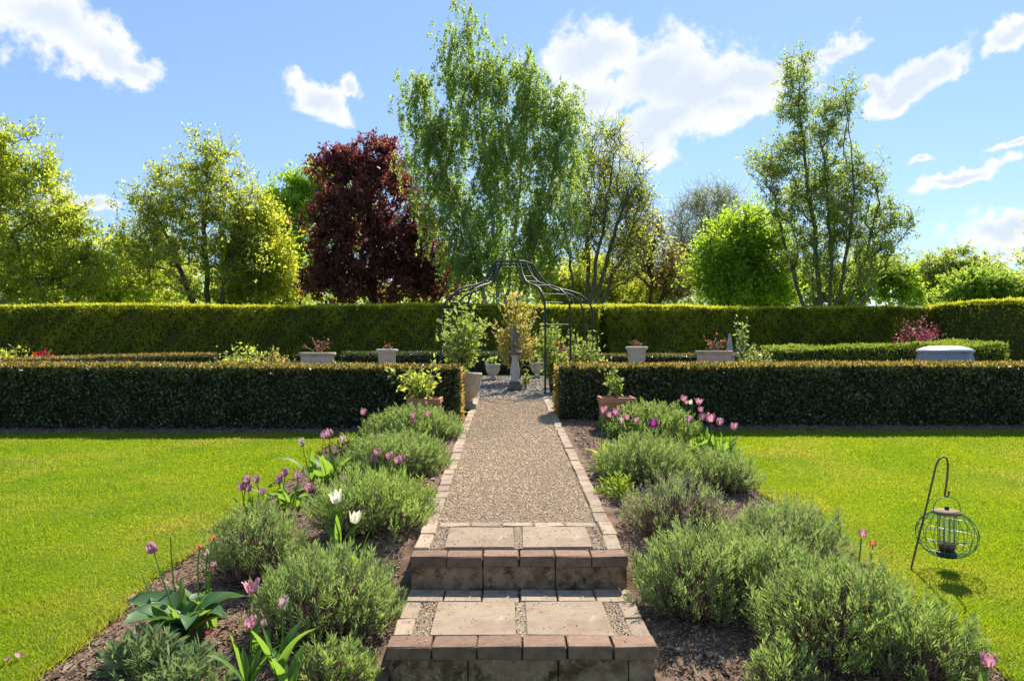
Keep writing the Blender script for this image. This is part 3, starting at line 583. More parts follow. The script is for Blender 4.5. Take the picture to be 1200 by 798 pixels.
# ------------------------------------------------------------------ trees
def tree(name, label, stems, blobs, d, n_cl, n_leaf, leaf, lmat, bark, spread=.55, hang=0.0, depth=.8, tw=.012, up=.25, r0=.16, base_z=1.37, cat='tree', group=None, mixm=None, mixf=0, seed=1, tip_r=.011, aspect=.62, tri=False, outer=.55, core=None):
    """stems: polylines of photo pixels (base first); blobs: (px, py, rx, ry) crown masses; all placed round distance d"""
    global rng
    keep = rng; rng = np.random.default_rng(seed)
    k = d / FPX; n_leaf = int(n_leaf * 1.75); leaf = leaf * .80; tri = True
    nodes = []; par = []; stemset = []
    for si, st in enumerate(stems):
        pts = []
        dy = 0 if len(stems) == 1 else rng.uniform(-.9, .9) * min(2.0, len(stems) * .4)
        for i, (px, py) in enumerate(st):
            f = i / max(1, len(st) - 1); p = at(px, py, d); pts.append(np.array([p.x, d + dy * f + .12 * math.sin(3 * f + si), p.z]))
        pts[0][2] = base_z - .05
        fine = []
        for i in range(len(pts) - 1):
            m = max(2, int(np.linalg.norm(pts[i + 1] - pts[i]) / .5))
            for j in range(m): fine.append(pts[i] + (pts[i + 1] - pts[i]) * j / m)
        fine.append(pts[-1]); fine = np.array(fine); fine[1:-1] += rng.normal(size=fine[1:-1].shape) * .035
        for i, p in enumerate(fine):
            nodes.append(p); par.append(len(nodes) - 2 if i else -1); stemset.append(i)
    # clusters inside the blobs
    ar = np.array([rx * ry for _, _, rx, ry in blobs], float); cnt = np.maximum(3, (ar / ar.sum() * n_cl).astype(int)); C = []
    for (px, py, rx, ry), c in zip(blobs, cnt):
        p = at(px, py, d); u = rnd_unit(c) * (rng.random((c, 1)) ** (outer * .5))
        C.append(np.stack([p.x + u[:, 0] * rx * k, d + u[:, 1] * max(rx, ry * .6) * k * depth, p.z + u[:, 2] * ry * k], -1))
    C = np.concatenate(C); C = C[C[:, 2] > base_z + .3]
    nd = np.array(nodes)
    d0 = np.array([np.min(np.linalg.norm(nd - c, axis=1)) for c in C]); C = C[np.argsort(d0)]
    buf = np.zeros((len(nodes) + len(C) * 4, 3)); buf[:len(nodes)] = nd; m = len(nodes); term = []
    lo = base_z + .25 * (nd[:, 2].max() - base_z) * 0.35
    for c in C:
        v = c - buf[:m]; dist = np.linalg.norm(v, axis=1); hz = np.hypot(v[:, 0], v[:, 1])
        cost = dist + 1.6 * np.maximum(0, hz * up - v[:, 2]) + 2 * np.maximum(0, lo - buf[:m, 2])
        i = int(np.argmin(cost)); a = buf[i]; L = dist[i]; seg = 1 if L < .5 else (2 if L < 1.3 else 3); prev = i
        sag = np.array([0, 0, .12 * L * (1 if up > 0 else -1)]) + rng.normal(size=3) * .06 * L
        for j in range(1, seg + 1):
            f = j / seg; p = a + v[i] * f + sag * math.sin(math.pi * f) * (1 if j < seg else 0)
            buf[m] = p; par.append(prev); prev = m; m += 1
        term.append(prev)
    nd = buf[:m]; wgt = np.zeros(m); wgt[term] = 1
    for i in range(m - 1, -1, -1):
        if par[i] >= 0: wgt[par[i]] += wgt[i]
    rad = tip_r * np.maximum(wgt, .6) ** .5; rad = np.minimum(rad, r0)
    for i in range(len(stemset)): rad[i] = max(rad[i], r0 * .25 * (1 - 0.5 * i / max(1, len(stemset))))
    mb = MB(); idx = np.array([i for i in range(m) if par[i] >= 0]); pa = np.array([par[i] for i in idx])
    ra = np.minimum(rad[pa], rad[idx] * 1.6); thick = rad[idx] > .035
    tubes_fast(mb, nd[pa[thick]], nd[idx[thick]], ra[thick], rad[idx[thick]], 6); tubes_fast(mb, nd[pa[~thick]], nd[idx[~thick]], ra[~thick], rad[idx[~thick]], 3)
    # leaves round the cluster tips
    T = nd[np.array(term)]; per = rng.integers(0, len(T), n_leaf); lb = MB()
    if hang > 0:
        ns = len(T) * 5; sp = T[rng.integers(0, len(T), ns)] + rng.normal(size=(ns, 3)) * spread * [1, 1, .5]; sl = hang * rng.uniform(.4, 1.3, ns)
        q = rng.integers(0, ns, n_leaf); f = rng.random(n_leaf); sway = rng.normal(size=(ns, 2)) * .22
        P = sp[q].copy(); P[:, 2] -= sl[q] * f; P[:, :2] += sway[q] * (f ** 1.5)[:, None] + rng.normal(size=(n_leaf, 2)) * .05
        P[:, 2] = np.maximum(P[:, 2], base_z + .6)
        D = rnd_unit(n_leaf) * .7 + [0, 0, -.6]
        e = sp.copy(); e[:, 2] -= sl; e[:, :2] += sway; tubes_fast(mb, sp, e, tw * .5, tw * .25, 3)
    else:
        # twigs fan out of each tip; leaves sit along them
        nt = len(T) * 6; tb = rng.integers(0, len(T), nt); td = rnd_unit(nt) + [0, 0, .35]; tl = spread * rng.uniform(.6, 2.0, nt)
        te = T[tb] + unit(td) * tl[:, None]; tubes_fast(mb, T[tb], te, tw, tw * .4, 3)
        q = rng.integers(0, nt, n_leaf); f = rng.random(n_leaf) ** .6
        P = T[tb[q]] + (te - T[tb])[q] * f[:, None] + rng.normal(size=(n_leaf, 3)) * spread * .16
        D = rnd_unit(n_leaf) + unit(td)[q] * .5
    L = leaf * rng.uniform(.6, 1.35, n_leaf); mi = rng.random(n_leaf) < mixf
    for k2, sel in ((0, ~mi), (1, mi)):
        leaves(lb, P[sel], D[sel], rnd_unit(int(sel.sum())) + [0, .35, .8], L[sel], L[sel] * aspect, k2, tri)
    bp = nd[0]; root = thing(name, label, cat, (bp[0], bp[1], base_z), group); o = (bp[0], bp[1], base_z)
    mb.build('trunk', bark, root, o); lb.build('crown', [lmat] + ([mixm] if mixm else []), root, o)
    rng = keep; return root
G = 'trees beyond the tall hedge'
tree('broadleaf_tree', 'big yellow-green tree cut by the left edge, above the tall hedge', [[(-30, 400), (-25, 330), (-10, 250), (5, 180)], [(-28, 350), (20, 335), (75, 325)]],
     [(5, 185, 55, 38), (30, 215, 40, 30), (35, 255, 60, 40), (65, 290, 60, 38), (30, 320, 70, 36), (95, 325, 42, 34), (-45, 240, 70, 90), (55, 345, 60, 20)], 35, 460, 29000, .19, M['t_yellow'], M['bark'], .6, seed=21, r0=.35, group=G, depth=.7)
tree('broadleaf_tree', 'see-through olive tree with a dark trunk and pointed top, left of the maroon tree', [[(243, 400), (243, 330), (240, 270), (243, 215), (243, 165)], [(243, 345), (205, 300), (180, 250)], [(243, 330), (280, 285), (290, 235)]],
     [(243, 186, 30, 32), (216, 226, 54, 34), (268, 226, 40, 40), (182, 262, 48, 34), (238, 268, 62, 42), (285, 265, 32, 36), (168, 298, 40, 34), (238, 310, 80, 40)], 38, 470, 17500, .185, M['t_olive'], M['bark'], .55, seed=22, r0=.24, group=G, mixm=M['t_yellow'], mixf=.4)
tree('broadleaf_tree', 'rounded golden-yellow tree between the see-through olive tree and the maroon tree', [[(305, 400), (305, 330), (305, 270)]],
     [(300, 262, 32, 30), (312, 298, 34, 34), (290, 312, 36, 34), (330, 335, 34, 26), (290, 345, 50, 18)], 39.5, 260, 15000, .19, M['t_gold'], M['bark'], .6, seed=23, r0=.16, group=G, mixm=M['t_yellow'], mixf=.3)
tree('broadleaf_tree', 'vivid green tree peeping out behind the left side of the maroon tree', [[(350, 400), (350, 320), (352, 240)]],
     [(342, 238, 34, 28), (365, 212, 26, 26), (348, 275, 40, 42), (328, 248, 26, 28), (325, 285, 30, 30), (345, 320, 34, 36), (400, 250, 30, 50)], 47, 250, 19000, .24, M['t_bright'], M['bark'], .6, seed=24, r0=.2, group=G)
tree('broadleaf_tree', 'low yellowish tree filling the dip between the two left trees', [[(130, 400), (130, 350), (135, 300)]],
     [(135, 320, 48, 30), (110, 340, 40, 20), (170, 342, 50, 22), (145, 298, 20, 16)], 45, 170, 10500, .24, M['t_yellow'], M['bark'], .6, seed=25, r0=.18, group=G)
tree('copper_tree', 'dark maroon copper tree left of the weeping birch', [[(440, 400), (438, 330), (435, 260), (430, 190)], [(440, 350), (470, 300), (480, 250)]],
     [(428, 186, 38, 28), (405, 215, 40, 32), (450, 205, 36, 32), (440, 245, 66, 42), (420, 290, 58, 46), (480, 295, 42, 50), (400, 325, 44, 32), (470, 335, 60, 24), (395, 190, 16, 18), (385, 270, 26, 50), (500, 295, 32, 46), (390, 335, 34, 24), (515, 335, 24, 24)], 36.5, 520, 33000, .20, M['t_copper'], M['bark'], .5, seed=26, r0=.22, group=G, aspect=.7, mixm=M['t_red'], mixf=.10)  # scattered reddish leaves stand in for sunlit parts of the crown
tree('weeping_birch', 'tallest tree, a weeping birch with trailing green strands behind the arbour', [[(585, 400), (583, 330), (575, 230), (560, 110), (545, 15)], [(585, 370), (605, 260), (618, 140), (612, 75)], [(584, 350), (545, 250), (500, 160), (490, 110)], [(586, 360), (635, 260), (655, 170), (660, 120)]],
     [(543, 30, 24, 28), (548, 75, 32, 42), (584, 84, 22, 42), (560, 135, 46, 50), (618, 92, 20, 40), (622, 130, 32, 46), (488, 104, 24, 34), (497, 160, 34, 44), (523, 165, 26, 50), (600, 180, 52, 60), (659, 118, 26, 44), (652, 180, 32, 48), (520, 225, 40, 42), (580, 250, 75, 55), (640, 245, 40, 50), (545, 290, 42, 34), (610, 295, 60, 30)], 33, 560, 57000, .15, M['t_birch'], M['birchbark'], .34, hang=1.15, seed=27, r0=.19, up=-.1, group=G, depth=.75, tip_r=.008, tw=.009, mixm=M['t_yellow'], mixf=.14)
tree('broadleaf_tree', 'half-bare vase-shaped tree with visible branches right of the weeping birch', [[(682, 400), (690, 330), (690, 250), (700, 175)], [(682, 375), (712, 300), (735, 220)], [(680, 375), (668, 300), (655, 240)], [(684, 370), (720, 320), (755, 265)], [(683, 365), (700, 290), (715, 190)]],
     [(705, 180, 34, 36), (735, 215, 26, 36), (690, 215, 40, 40), (750, 250, 20, 36), (715, 255, 46, 40), (675, 270, 34, 40), (735, 300, 36, 36)], 38, 600, 6400, .165, M['t_yellow'], M['barkgrey'], .62, seed=28, r0=.13, up=.9, group=G, tip_r=.0095, tw=.011, mixm=M['t_yellow'], mixf=.35)
tree('small_tree', 'thin reddish-leaved tree right of the half-bare tree', [[(762, 400), (762, 340), (758, 290)], [(762, 370), (780, 330), (790, 310)]],
     [(758, 275, 24, 24), (775, 310, 32, 26), (745, 300, 24, 26), (790, 335, 24, 18)], 42, 190, 4200, .19, M['t_red'], M['bark'], .55, seed=29, r0=.1, up=.7, group=G, mixm=M['t_olive'], mixf=.4)
tree('shrubby_tree', 'broad yellow-green shrub standing above the tall hedge right of the arbour', [[(690, 400), (690, 350), (692, 320)]],
     [(690, 330, 40, 30), (655, 340, 30, 24), (730, 340, 40, 22), (770, 348, 34, 14), (640, 320, 16, 30)], 44, 210, 11000, .22, M['t_gold'], M['bark'], .55, seed=30, r0=.14, group=G, mixm=M['t_olive'], mixf=.5)
tree('bare_tree', 'distant leafless twiggy tree between the half-bare tree and the round green tree', [[(835, 400), (835, 330), (833, 240)], [(835, 360), (810, 300), (795, 260)], [(835, 360), (858, 300), (868, 250)]],
     [(832, 238, 30, 22), (812, 262, 34, 34), (856, 258, 26, 34), (800, 300, 26, 30), (835, 300, 40, 40), (790, 330, 20, 22)], 48, 620, 5200, .13, M['t_pale'], M['twigpale'], .8, seed=31, r0=.14, up=1.1, group=G, tip_r=.009, tw=.013, mixm=M['t_olive'], mixf=.5)
tree('round_tree', 'rounded vivid green tree left of the pale-stemmed right birch', [[(872, 400), (872, 330), (872, 280)]],
     [(876, 272, 30, 26), (860, 295, 40, 32), (893, 300, 34, 38), (845, 325, 32, 34), (880, 335, 56, 32), (905, 345, 24, 22)], 36, 300, 21000, .19, M['t_bright'], M['bark'], .72, seed=32, r0=.18, group=G)
tree('stemmed_birch', 'airy birch with several pale stems fanning up at right', [[(965, 400), (962, 340), (950, 240), (938, 150), (932, 80)], [(968, 400), (985, 320), (992, 230), (975, 120)], [(962, 400), (935, 320), (915, 230), (900, 190)], [(970, 400), (1005, 330), (1030, 240), (1025, 190)], [(966, 400), (972, 320), (965, 220), (955, 150)], [(972, 400), (1020, 340), (1045, 290)], [(963, 400), (945, 330), (940, 280)]],
     [(935, 85, 16, 20), (930, 115, 24, 26), (945, 145, 34, 34), (985, 125, 22, 34), (905, 190, 34, 22), (935, 200, 40, 36), (985, 205, 36, 36), (1020, 200, 18, 22), (955, 255, 54, 40), (920, 240, 32, 26), (1010, 255, 38, 36), (1042, 262, 24, 26), (1000, 305, 50, 34), (950, 310, 40, 34), (1045, 300, 22, 22)], 33, 600, 25000, .14, M['t_dark'], M['barkgrey'], .42, seed=33, r0=.105, up=.9, group=G, tip_r=.0085, tw=.008, mixm=M['t_olive'], mixf=.3)
tree('broadleaf_tree', 'green bushy tree behind the feet of the pale-stemmed right birch', [[(1010, 400), (1012, 350), (1015, 320)]],
     [(1015, 325, 40, 26), (1050, 335, 26, 24), (985, 340, 40, 20), (1070, 348, 20, 14), (945, 340, 30, 22)], 43, 230, 13000, .22, M['t_bright'], M['bark'], .5, seed=34, r0=.15, group=G, mixm=M['t_olive'], mixf=.4)
tree('oak_tree', 'distant domed olive tree at far right', [[(1115, 385), (1115, 345), (1115, 310)]],
     [(1115, 315, 30, 20), (1092, 330, 30, 22), (1140, 328, 34, 24), (1115, 342, 54, 18), (1175, 338, 22, 16)], 62, 260, 15000, .27, M['t_olive'], M['bark'], .7, seed=35, r0=.2, group=G, mixm=M['t_dark'], mixf=.35)
tree('round_tree', 'distant low green tree in front of the domed olive tree at far right', [[(1155, 385), (1155, 350), (1155, 330)]],
     [(1150, 332, 26, 16), (1130, 345, 26, 14), (1178, 345, 26, 16), (1210, 345, 30, 20)], 54, 200, 11000, .25, M['t_dark'], M['bark'], .6, seed=36, r0=.18, group=G, mixm=M['t_bright'], mixf=.5)
for i, (px, ry, mt, lb) in enumerate(((-260, 60, 't_yellow', 'wide yellow-green tree beyond the left end of the tall hedge'), (1330, 50, 't_olive', 'wide olive tree beyond the right end of the tall hedge'))):
    tree('broadleaf_tree', lb, [[(px, 400), (px, 320), (px, 240)]], [(px, 270, 100, ry), (px + 40, 310, 90, 40), (px - 50, 310, 90, 40)], 44, 200, 9000, .3, M[mt], M['bark'], .8, seed=40 + i, r0=.3, group=G)
# far-off wood
n = 80000; a = rng.uniform(R(-62), R(62), n); rr = rng.uniform(88, 104, n); hh = 10.5 - 5.5 * sstep(R(10), R(24), a) + 1.4 * np.sin(a * 9) + 1.2 * np.sin(a * 23 + 1) + .7 * np.sin(a * 57)
z = 1.2 + hh * rng.random(n) ** .8; P = np.stack([np.sin(a) * rr, np.cos(a) * rr, z], -1)
b = MB(); leaves(b, P, rnd_unit(n), rnd_unit(n), rng.uniform(.4, .75, n), rng.uniform(.3, .55, n), 0, tri=True); tag(b.build('distant_woods', M['t_olive']), kind='stuff')

# ------------------------------------------------------------------ shrubs of the inner garden
def shrub(name, label, base, w, h, n_st, n_leaf, leaf, mat, bark=None, cat='shrub', group=None, up=1.0, aspect=.55, mixm=None, mixf=0, seed=3, low=.25, woody=.006, parent=None):
    """several stems spread from the base; leaves sit in clumps along the upper part of each"""
    global rng
    keep = rng; rng = np.random.default_rng(seed)
    base = np.array(base, float); mb = MB(); lb = MB(); u = rnd_unit(n_st) * (rng.random((n_st, 1)) ** .4)
    E = base + np.stack([u[:, 0] * w / 2, u[:, 1] * w / 2, h * (.58 + .42 * u[:, 2])], -1)
    Bs = base + np.stack([u[:, 0] * w * .06, u[:, 1] * w * .06, np.zeros(n_st)], -1); Md = (Bs + E) / 2 + np.stack([-u[:, 0] * w * .08, -u[:, 1] * w * .08, np.full(n_st, h * .05)], -1)
    tubes_fast(mb, Bs, Md, woody, woody * .8, 4); tubes_fast(mb, Md, E, woody * .8, woody * .4, 4)
    q = rng.integers(0, n_st, n_leaf); f = low + (1.08 - low) * rng.random(n_leaf) ** .7
    P = np.where(f[:, None] < .5, Bs[q] + (Md - Bs)[q] * f[:, None] * 2, Md[q] + (E - Md)[q] * (f[:, None] * 2 - 1)) + rng.normal(size=(n_leaf, 3)) * .085 * min(w, h)
    P[:, 2] = np.maximum(P[:, 2], base[2] + .02)
    D = rnd_unit(n_leaf) + unit(E - Md)[q] * .6 * up; L = leaf * rng.uniform(.6, 1.4, n_leaf); mi = rng.random(n_leaf) < mixf
    for k2, sel in ((0, ~mi), (1, mi)): leaves(lb, P[sel], D[sel], rnd_unit(int(sel.sum())) + [0, 0, .6], L[sel], L[sel] * aspect, k2)
    root = thing(name, label, cat, tuple(base), group)
    mb.build('stem', bark or M['bark'], root, tuple(base)); lb.build('foliage', [mat] + ([mixm] if mixm else []), root, tuple(base))
    rng = keep; return root
def gpos(px, d): x = (px - VX) / FPX * d; return (x, d, float(Pz(d)) - .03)
shrub('leafy_shrub', 'pale yellow-green shrub behind the left hedge, beside the wide stone planter', gpos(285, 15.6), 1.0, .88, 26, 1500, .075, M['t_pale'], mixm=M['t_yellow'], mixf=.4, seed=51)
shrub('leafy_shrub', 'lower pale shrub with a dark clipped edge next to the wide stone planter', gpos(322, 15.4), .75, .76, 20, 900, .07, M['t_pale'], mixm=M['hedgetip'], mixf=.4, seed=52)
shrub('leafy_shrub', 'yellow-leaved shrub at the far left above the orange-tinted low hedge', gpos(8, 15.0), 1.0, .86, 22, 1200, .075, M['t_pale'], mixm=M['t_gold'], mixf=.6, seed=53)
shrub('azalea', 'red-flowered azalea beyond the orange-tinted low hedge at far left', gpos(50, 15.6), .62, .78, 24, 900, .07, M['p_red'], mixm=M['t_dark'], mixf=.2, seed=54, cat='flowering shrub')
shrub('leafy_shrub', 'small pale bush beside the grey cone ornament behind the right hedge', gpos(886, 16), .72, .78, 24, 1000, .075, M['t_pale'], mixm=M['lowhedge'], mixf=.25, seed=55)
shrub('dark_climber', 'thin dark climbing plant with grey leaves near the grey cone ornament', gpos(868, 17.2), .5, 1.42, 12, 420, .085, M['silver'], seed=56, mixm=M['t_dark'], mixf=.5, cat='climbing plant')
shrub('maple_shrub', 'maroon feathery maple in front of the tall hedge at right', gpos(1077, 20.5), 1.3, 1.55, 16, 950, .085, M['t_acer'], seed=57, low=.62, aspect=.35, cat='maple')
shrub('golden_maple', 'golden-leaved maple tree rising behind the garden statue', gpos(606, 16.4), 1.05, 2.15, 26, 1500, .125, M['t_goldacer'], seed=58, low=.4, aspect=.4, woody=.01, mixm=M['t_pale'], mixf=.25, cat='maple')
shrub('rose_bush', 'fresh green rose climbing the front right post of the arbour', gpos(646, 14.2), .70, 1.42, 20, 1200, .08, M['herb'], seed=59, cat='rose', mixm=M['t_pale'], mixf=.3)
shrub('rose_bush', 'red-tipped rose bush between the arbour post and the right hedge', gpos(660, 15.4), .5, 1.05, 14, 520, .075, M['t_red'], seed=60, cat='rose', mixm=M['p_red'], mixf=.25)
shrub('rose_bush', 'pale topped rose bush at the right side of the arbour', gpos(681, 15.0), .8, 1.25, 20, 1100, .08, M['t_pale'], seed=61, cat='rose', mixm=M['herb'], mixf=.4)
shrub('small_plant', 'small green plant at the foot of the statue pedestal', gpos(616, 14.9), .22, .42, 8, 160, .05, M['herb'], seed=62, cat='plant')

# ------------------------------------------------------------------ pots and urns
def pot_round(name, label, loc, prof, mat, seg=28, group=None, soil=None, cat='planter', extra=None):
    root = thing(name, label, cat, loc, group); b = MB(); lathe(b, prof, loc, seg); b.build('bowl', mat, root, loc)
    if soil:
        b = MB(); lathe(b, [(soil[0], soil[1]), (0.001, soil[1] + .015)], loc, seg); b.build('soil_fill', M['soil'], root, loc)
    return root
x, d, _ = -.705, 11.7, 0; z = float(Pz(d)) - .02
t = thing('stone_urn', 'large weathered stone bowl urn on a square plinth at the left hedge end', 'urn', (x, d, z))
b = MB(); box(b, (x, d, z + .045), (.44, .44, .09), 0, .012, .002); b.build('plinth', M['stone'], t, (x, d, z))
b = MB(); lathe(b, [(.15, .09), (.16, .11), (.12, .13), (.15, .16), (.225, .22), (.27, .32), (.288, .45), (.292, .53), (.305, .54), (.305, .575), (.27, .58), (.255, .52), (.001, .51)], (x, d, z), 32)
b.build('bowl', M['stone'], t, (x, d, z))
b = MB(); lathe(b, [(.26, .535), (.001, .55)], (x, d, z), 24); b.build('soil_fill', M['soil'], t, (x, d, z))
shrub('potted_tree', 'light green leafy tree growing in the large weathered stone urn', (x - .05, d, z + .53), .86, 1.06, 26, 1300, .085, M['t_pale'], seed=63, mixm=M['herb'], mixf=.45, cat='potted tree', woody=.008)
bowl = [(.09, 0), (.10, .03), (.05, .06), (.06, .09), (.13, .15), (.165, .24), (.172, .33), (.185, .34), (.185, .365), (.155, .37), (.15, .32), (.001, .31)]
for px, d, lb, sd in ((577.5, 17.1, 'white bowl planter with dark leaves, left of the statue pedestal', 64), (629.5, 17.7, 'white bowl planter half hidden right of the statue pedestal', 65)):
    p = gpos(px, d); pot_round('bowl_planter', lb, p, bowl, M['stone_white'], 24, 'white bowl planters', (.15, .32))
    shrub('small_plant', lb.replace('white bowl planter with dark leaves,', 'dark leafy plant in the white bowl').replace('white bowl planter half hidden', 'dark leafy plant in the half-hidden bowl'), (p[0], p[1], p[2] + .32), .34, .24, 12, 200, .06, M['t_dark'], seed=sd, cat='plant')
urn = [(.16, 0), (.16, .05), (.10, .08), (.09, .14), (.13, .20), (.20, .42), (.215, .60), (.26, .63), (.265, .67), (.22, .68), (.20, .63), (.001, .62)]
for px, d, zt, lb, sd in ((453.5, 17.0, 409, 'white flared urn with dry stems behind the left hedge', 66), (746, 17.0, 406, 'white flared urn with dry stems behind the right hedge', 67)):
    p = gpos(px, d); h = at(px, zt, d).z - p[2]; pot_round('flared_urn', lb, p, [(r, q * h / .68) for r, q in urn], M['stone_white'], 24, 'white flared urns', (.20, .64 * h / .68), 'urn')
    shrub('dry_plant', lb.replace('white flared urn with dry stems', 'dry stems in the white flared urn'), (p[0], p[1], p[2] + h - .05), .36, .26, 12, 90, .05, M['t_red'], seed=sd, cat='plant', woody=.007)
for px, d, mt, lb, sd in ((372, 14.2, 'stone_white', 'wide pale stone planter with dry stems behind the left hedge', 68), (836.5, 14.2, 'stone_pink', 'wide pinkish stone planter with dry stems behind the right hedge', 69)):
    p = gpos(px, d); h = at(px, 413 if px < 600 else 411, d).z - p[2]
    t = thing('wide_planter', lb, 'planter', p, 'wide stone planters'); b = MB()
    lathe(b, [(.20, 0), (.21, .04), (.13, .08), (.14, h * .22), (.24, h * .36), (.30, h * .62), (.325, h - .07)], p, 28); b.build('bowl', M[mt], t, p)
    b = MB(); lathe(b, [(.32, h - .075), (.355, h - .062), (.36, h - .01), (.35, h), (.31, h + .002), (.30, h - .05)], p, 28); b.build('rim', M['stone'], t, p)
    b = MB(); lathe(b, [(.305, h - .045), (.001, h - .03)], p, 24); b.build('soil_fill', M['soil'], t, p)
    shrub('dry_plant', lb.replace('planter with dry stems', 'planter, its dry reddish stems').replace('wide', 'dry reddish stems in the wide').replace(', its dry reddish stems', ''), (p[0], p[1], p[2] + h - .05), .62, .34, 14, 90, .055, M['t_red'], seed=sd, cat='plant', woody=.010, bark=M['lid'])
def square_pot(label, px, ytop, d, w, seed):
    x = (px - VX) / FPX * d; z = float(ground(x, d)); zt = at(px, ytop, d).z; h = zt - z; p = (x, d, z); t = thing('terracotta_pot', label, 'plant pot', p, 'square terracotta pots')
    q = w / 2 / math.cos(math.pi / 4); b = MB(); lathe(b, [(q * .80, 0), (q * .93, h - .07)], p, 4, 0, False)
    lathe(b, [(q * .80, 0), (.001, 0)], p, 4, 0, False); b.build('body', M['terracotta'], t, p)
    b = MB(); lathe(b, [(q * .92, h - .072), (q * 1.0, h - .066), (q * 1.0, h), (q * .88, h + .002), (q * .86, h - .06)], p, 4, 0, False); b.build('rim', M['terracotta'], t, p)
    b = MB(); lathe(b, [(q * .87, h - .05), (.001, h - .04)], p, 4, 0, False); b.build('soil_fill', M['soil'], t, p); return (x, d, zt - .05)
p = square_pot('square terracotta pot with a bushy shrub, half sunk behind lavender at left', 498, 466, 9.85, .45, 1)
shrub('potted_shrub', 'bushy yellow-green shrub in the left square terracotta pot', (p[0] - .04, p[1], p[2]), .80, .52, 20, 620, .072, M['t_pale'], seed=71, mixm=M['t_yellow'], mixf=.5, cat='potted shrub', up=.5)
p = square_pot('square terracotta pot with a slim plant, half sunk behind lavender at right', 722, 465, 9.85, .46, 2)
shrub('potted_plant', 'slim light green plant with a pale flower in the right square terracotta pot', p, .30, .46, 9, 240, .06, M['t_pale'], seed=72, mixm=M['herb'], mixf=.4, cat='potted plant')

# ------------------------------------------------------------------ statue on its pedestal
px, d = 603.5, 14.7; x = (px - VX) / FPX * d; z = float(Pz(d)) - .02
t = thing('statue_pedestal', 'white baluster pedestal with dark cap and dark square base under the arbour', 'pedestal', (x, d, z))
b = MB(); box(b, (x, d, z + .06), (.30, .30, .12), 0, .01, .003); box(b, (x, d, z + .145), (.22, .22, .05), 0, .01, .002); b.build('base', M['stone_dark'], t, (x, d, z))
b = MB(); lathe(b, [(.098, .17), (.098, .20), (.074, .22), (.088, .27), (.098, .33), (.088, .42), (.067, .55), (.060, .64), (.075, .67), (.08, .70)], (x, d, z), 20); b.build('shaft', M['stone_white'], t, (x, d, z))
b = MB(); lathe(b, [(.08, .70), (.135, .725), (.15, .75), (.12, .78), (.001, .785)], (x, d, z), 20); b.build('cap', M['stone_dark'], t, (x, d, z))
def skin_figure(name, pts, edges, rad, mat, parent, sub=2):
    me = bpy.data.meshes.new(name); me.from_pydata(pts, edges, []); me.materials.append(mat)
    o = link(name, me, parent); o.modifiers.new('skin', 'SKIN').use_smooth_shade = True
    for v, r in zip(me.skin_vertices[0].data, rad): v.radius = (r, r)
    me.skin_vertices[0].data[0].use_root = True; s = o.modifiers.new('sub', 'SUBSURF'); s.levels = s.render_levels = sub; return o
sz = z + .785; st = thing('garden_statue', 'small dark cherub statue with one arm raised, standing on the white pedestal', 'statue', (x, d, sz))
pts = [(0, 0, .235), (0, .005, .30), (0, .01, .36), (0, .005, .40), (0, -.01, .455), (0, -.012, .49),
       (.045, 0, .215), (.05, -.015, .13), (.045, .0, .03), (.05, -.035, .012), (-.045, 0, .215), (-.055, -.03, .135), (-.04, .02, .05), (-.045, -.02, .02),
       (.065, .005, .36), (.10, -.03, .31), (.06, -.075, .29), (-.065, .005, .36), (-.10, 0, .42), (-.085, -.02, .50)]
skin_figure('body', pts, [(0, 1), (1, 2), (2, 3), (3, 4), (4, 5), (0, 6), (6, 7), (7, 8), (8, 9), (0, 10), (10, 11), (11, 12), (12, 13), (2, 14), (14, 15), (15, 16), (2, 17), (17, 18), (18, 19)],
            [.058, .055, .058, .026, .048, .04, .04, .032, .022, .018, .04, .032, .022, .018, .026, .02, .016, .026, .02, .016], M['statue'], st)
b = MB(); box(b, (x, d, sz + .012), (.16, .16, .024), 0, .006); b.build('plinth', M['statue'], st, (x, d, sz))

# ------------------------------------------------------------------ rose arbour
ax, ay, AR = .10, 15.6, 1.85; az = float(Pz(ay))
arb = thing('rose_arbour', 'black metal garden arbour with an open ogee dome over the statue', 'arbour', (ax, ay, az)); ao = (ax, ay, az)
def rail_pts(a):
    ca, sa = math.sin(R(a)), -math.cos(R(a)); gz = float(Pz(ay + AR * sa)) - .03
    prof = [(AR, gz - az), (AR, .8), (AR, 1.45), (AR * .985, 1.66), (AR * .93, 1.83), (AR * .83, 1.96), (AR * .70, 2.03), (AR * .58, 2.07), (AR * .47, 2.14), (AR * .38, 2.26), (AR * .31, 2.42), (AR * .25, 2.60)]
    return np.array([(ax + r * ca, ay + r * sa, az + h) for r, h in prof])
pairs = [(-27.5, -43), (20, 38), (103, 117), (-120, -135)]; tops = []
for a, c in pairs:
    A, C = rail_pts(a), rail_pts(c)
    for Q in (A, C):
        b = MB(); tube(b, Q, .020, 8); b.build('post', M['iron'], arb, ao); tops.append(Q[-1])
    f = [.35, .8, 1.25]
    for h in f:
        p0 = A[0] + (A[2] - A[0]) * (h / 1.45); p1 = C[0] + (C[2] - C[0]) * (h / 1.45); b = MB(); tube(b, [p0, p1], .013, 6); b.build('rung', M['iron'], arb, ao)
    for i in (3, 4, 6, 8, 9, 10):
        b = MB(); tube(b, [A[i], C[i]], .013, 6); b.build('rung', M['iron'], arb, ao)
order = sorted(tops, key=lambda p: math.atan2(p[1] - ay, p[0] - ax)); order.append(order[0])
b = MB()
for p, q in zip(order[:-1], order[1:]): tube(b, [p, q], .018, 6)
b.build('crown_ring', M['iron'], arb, ao)

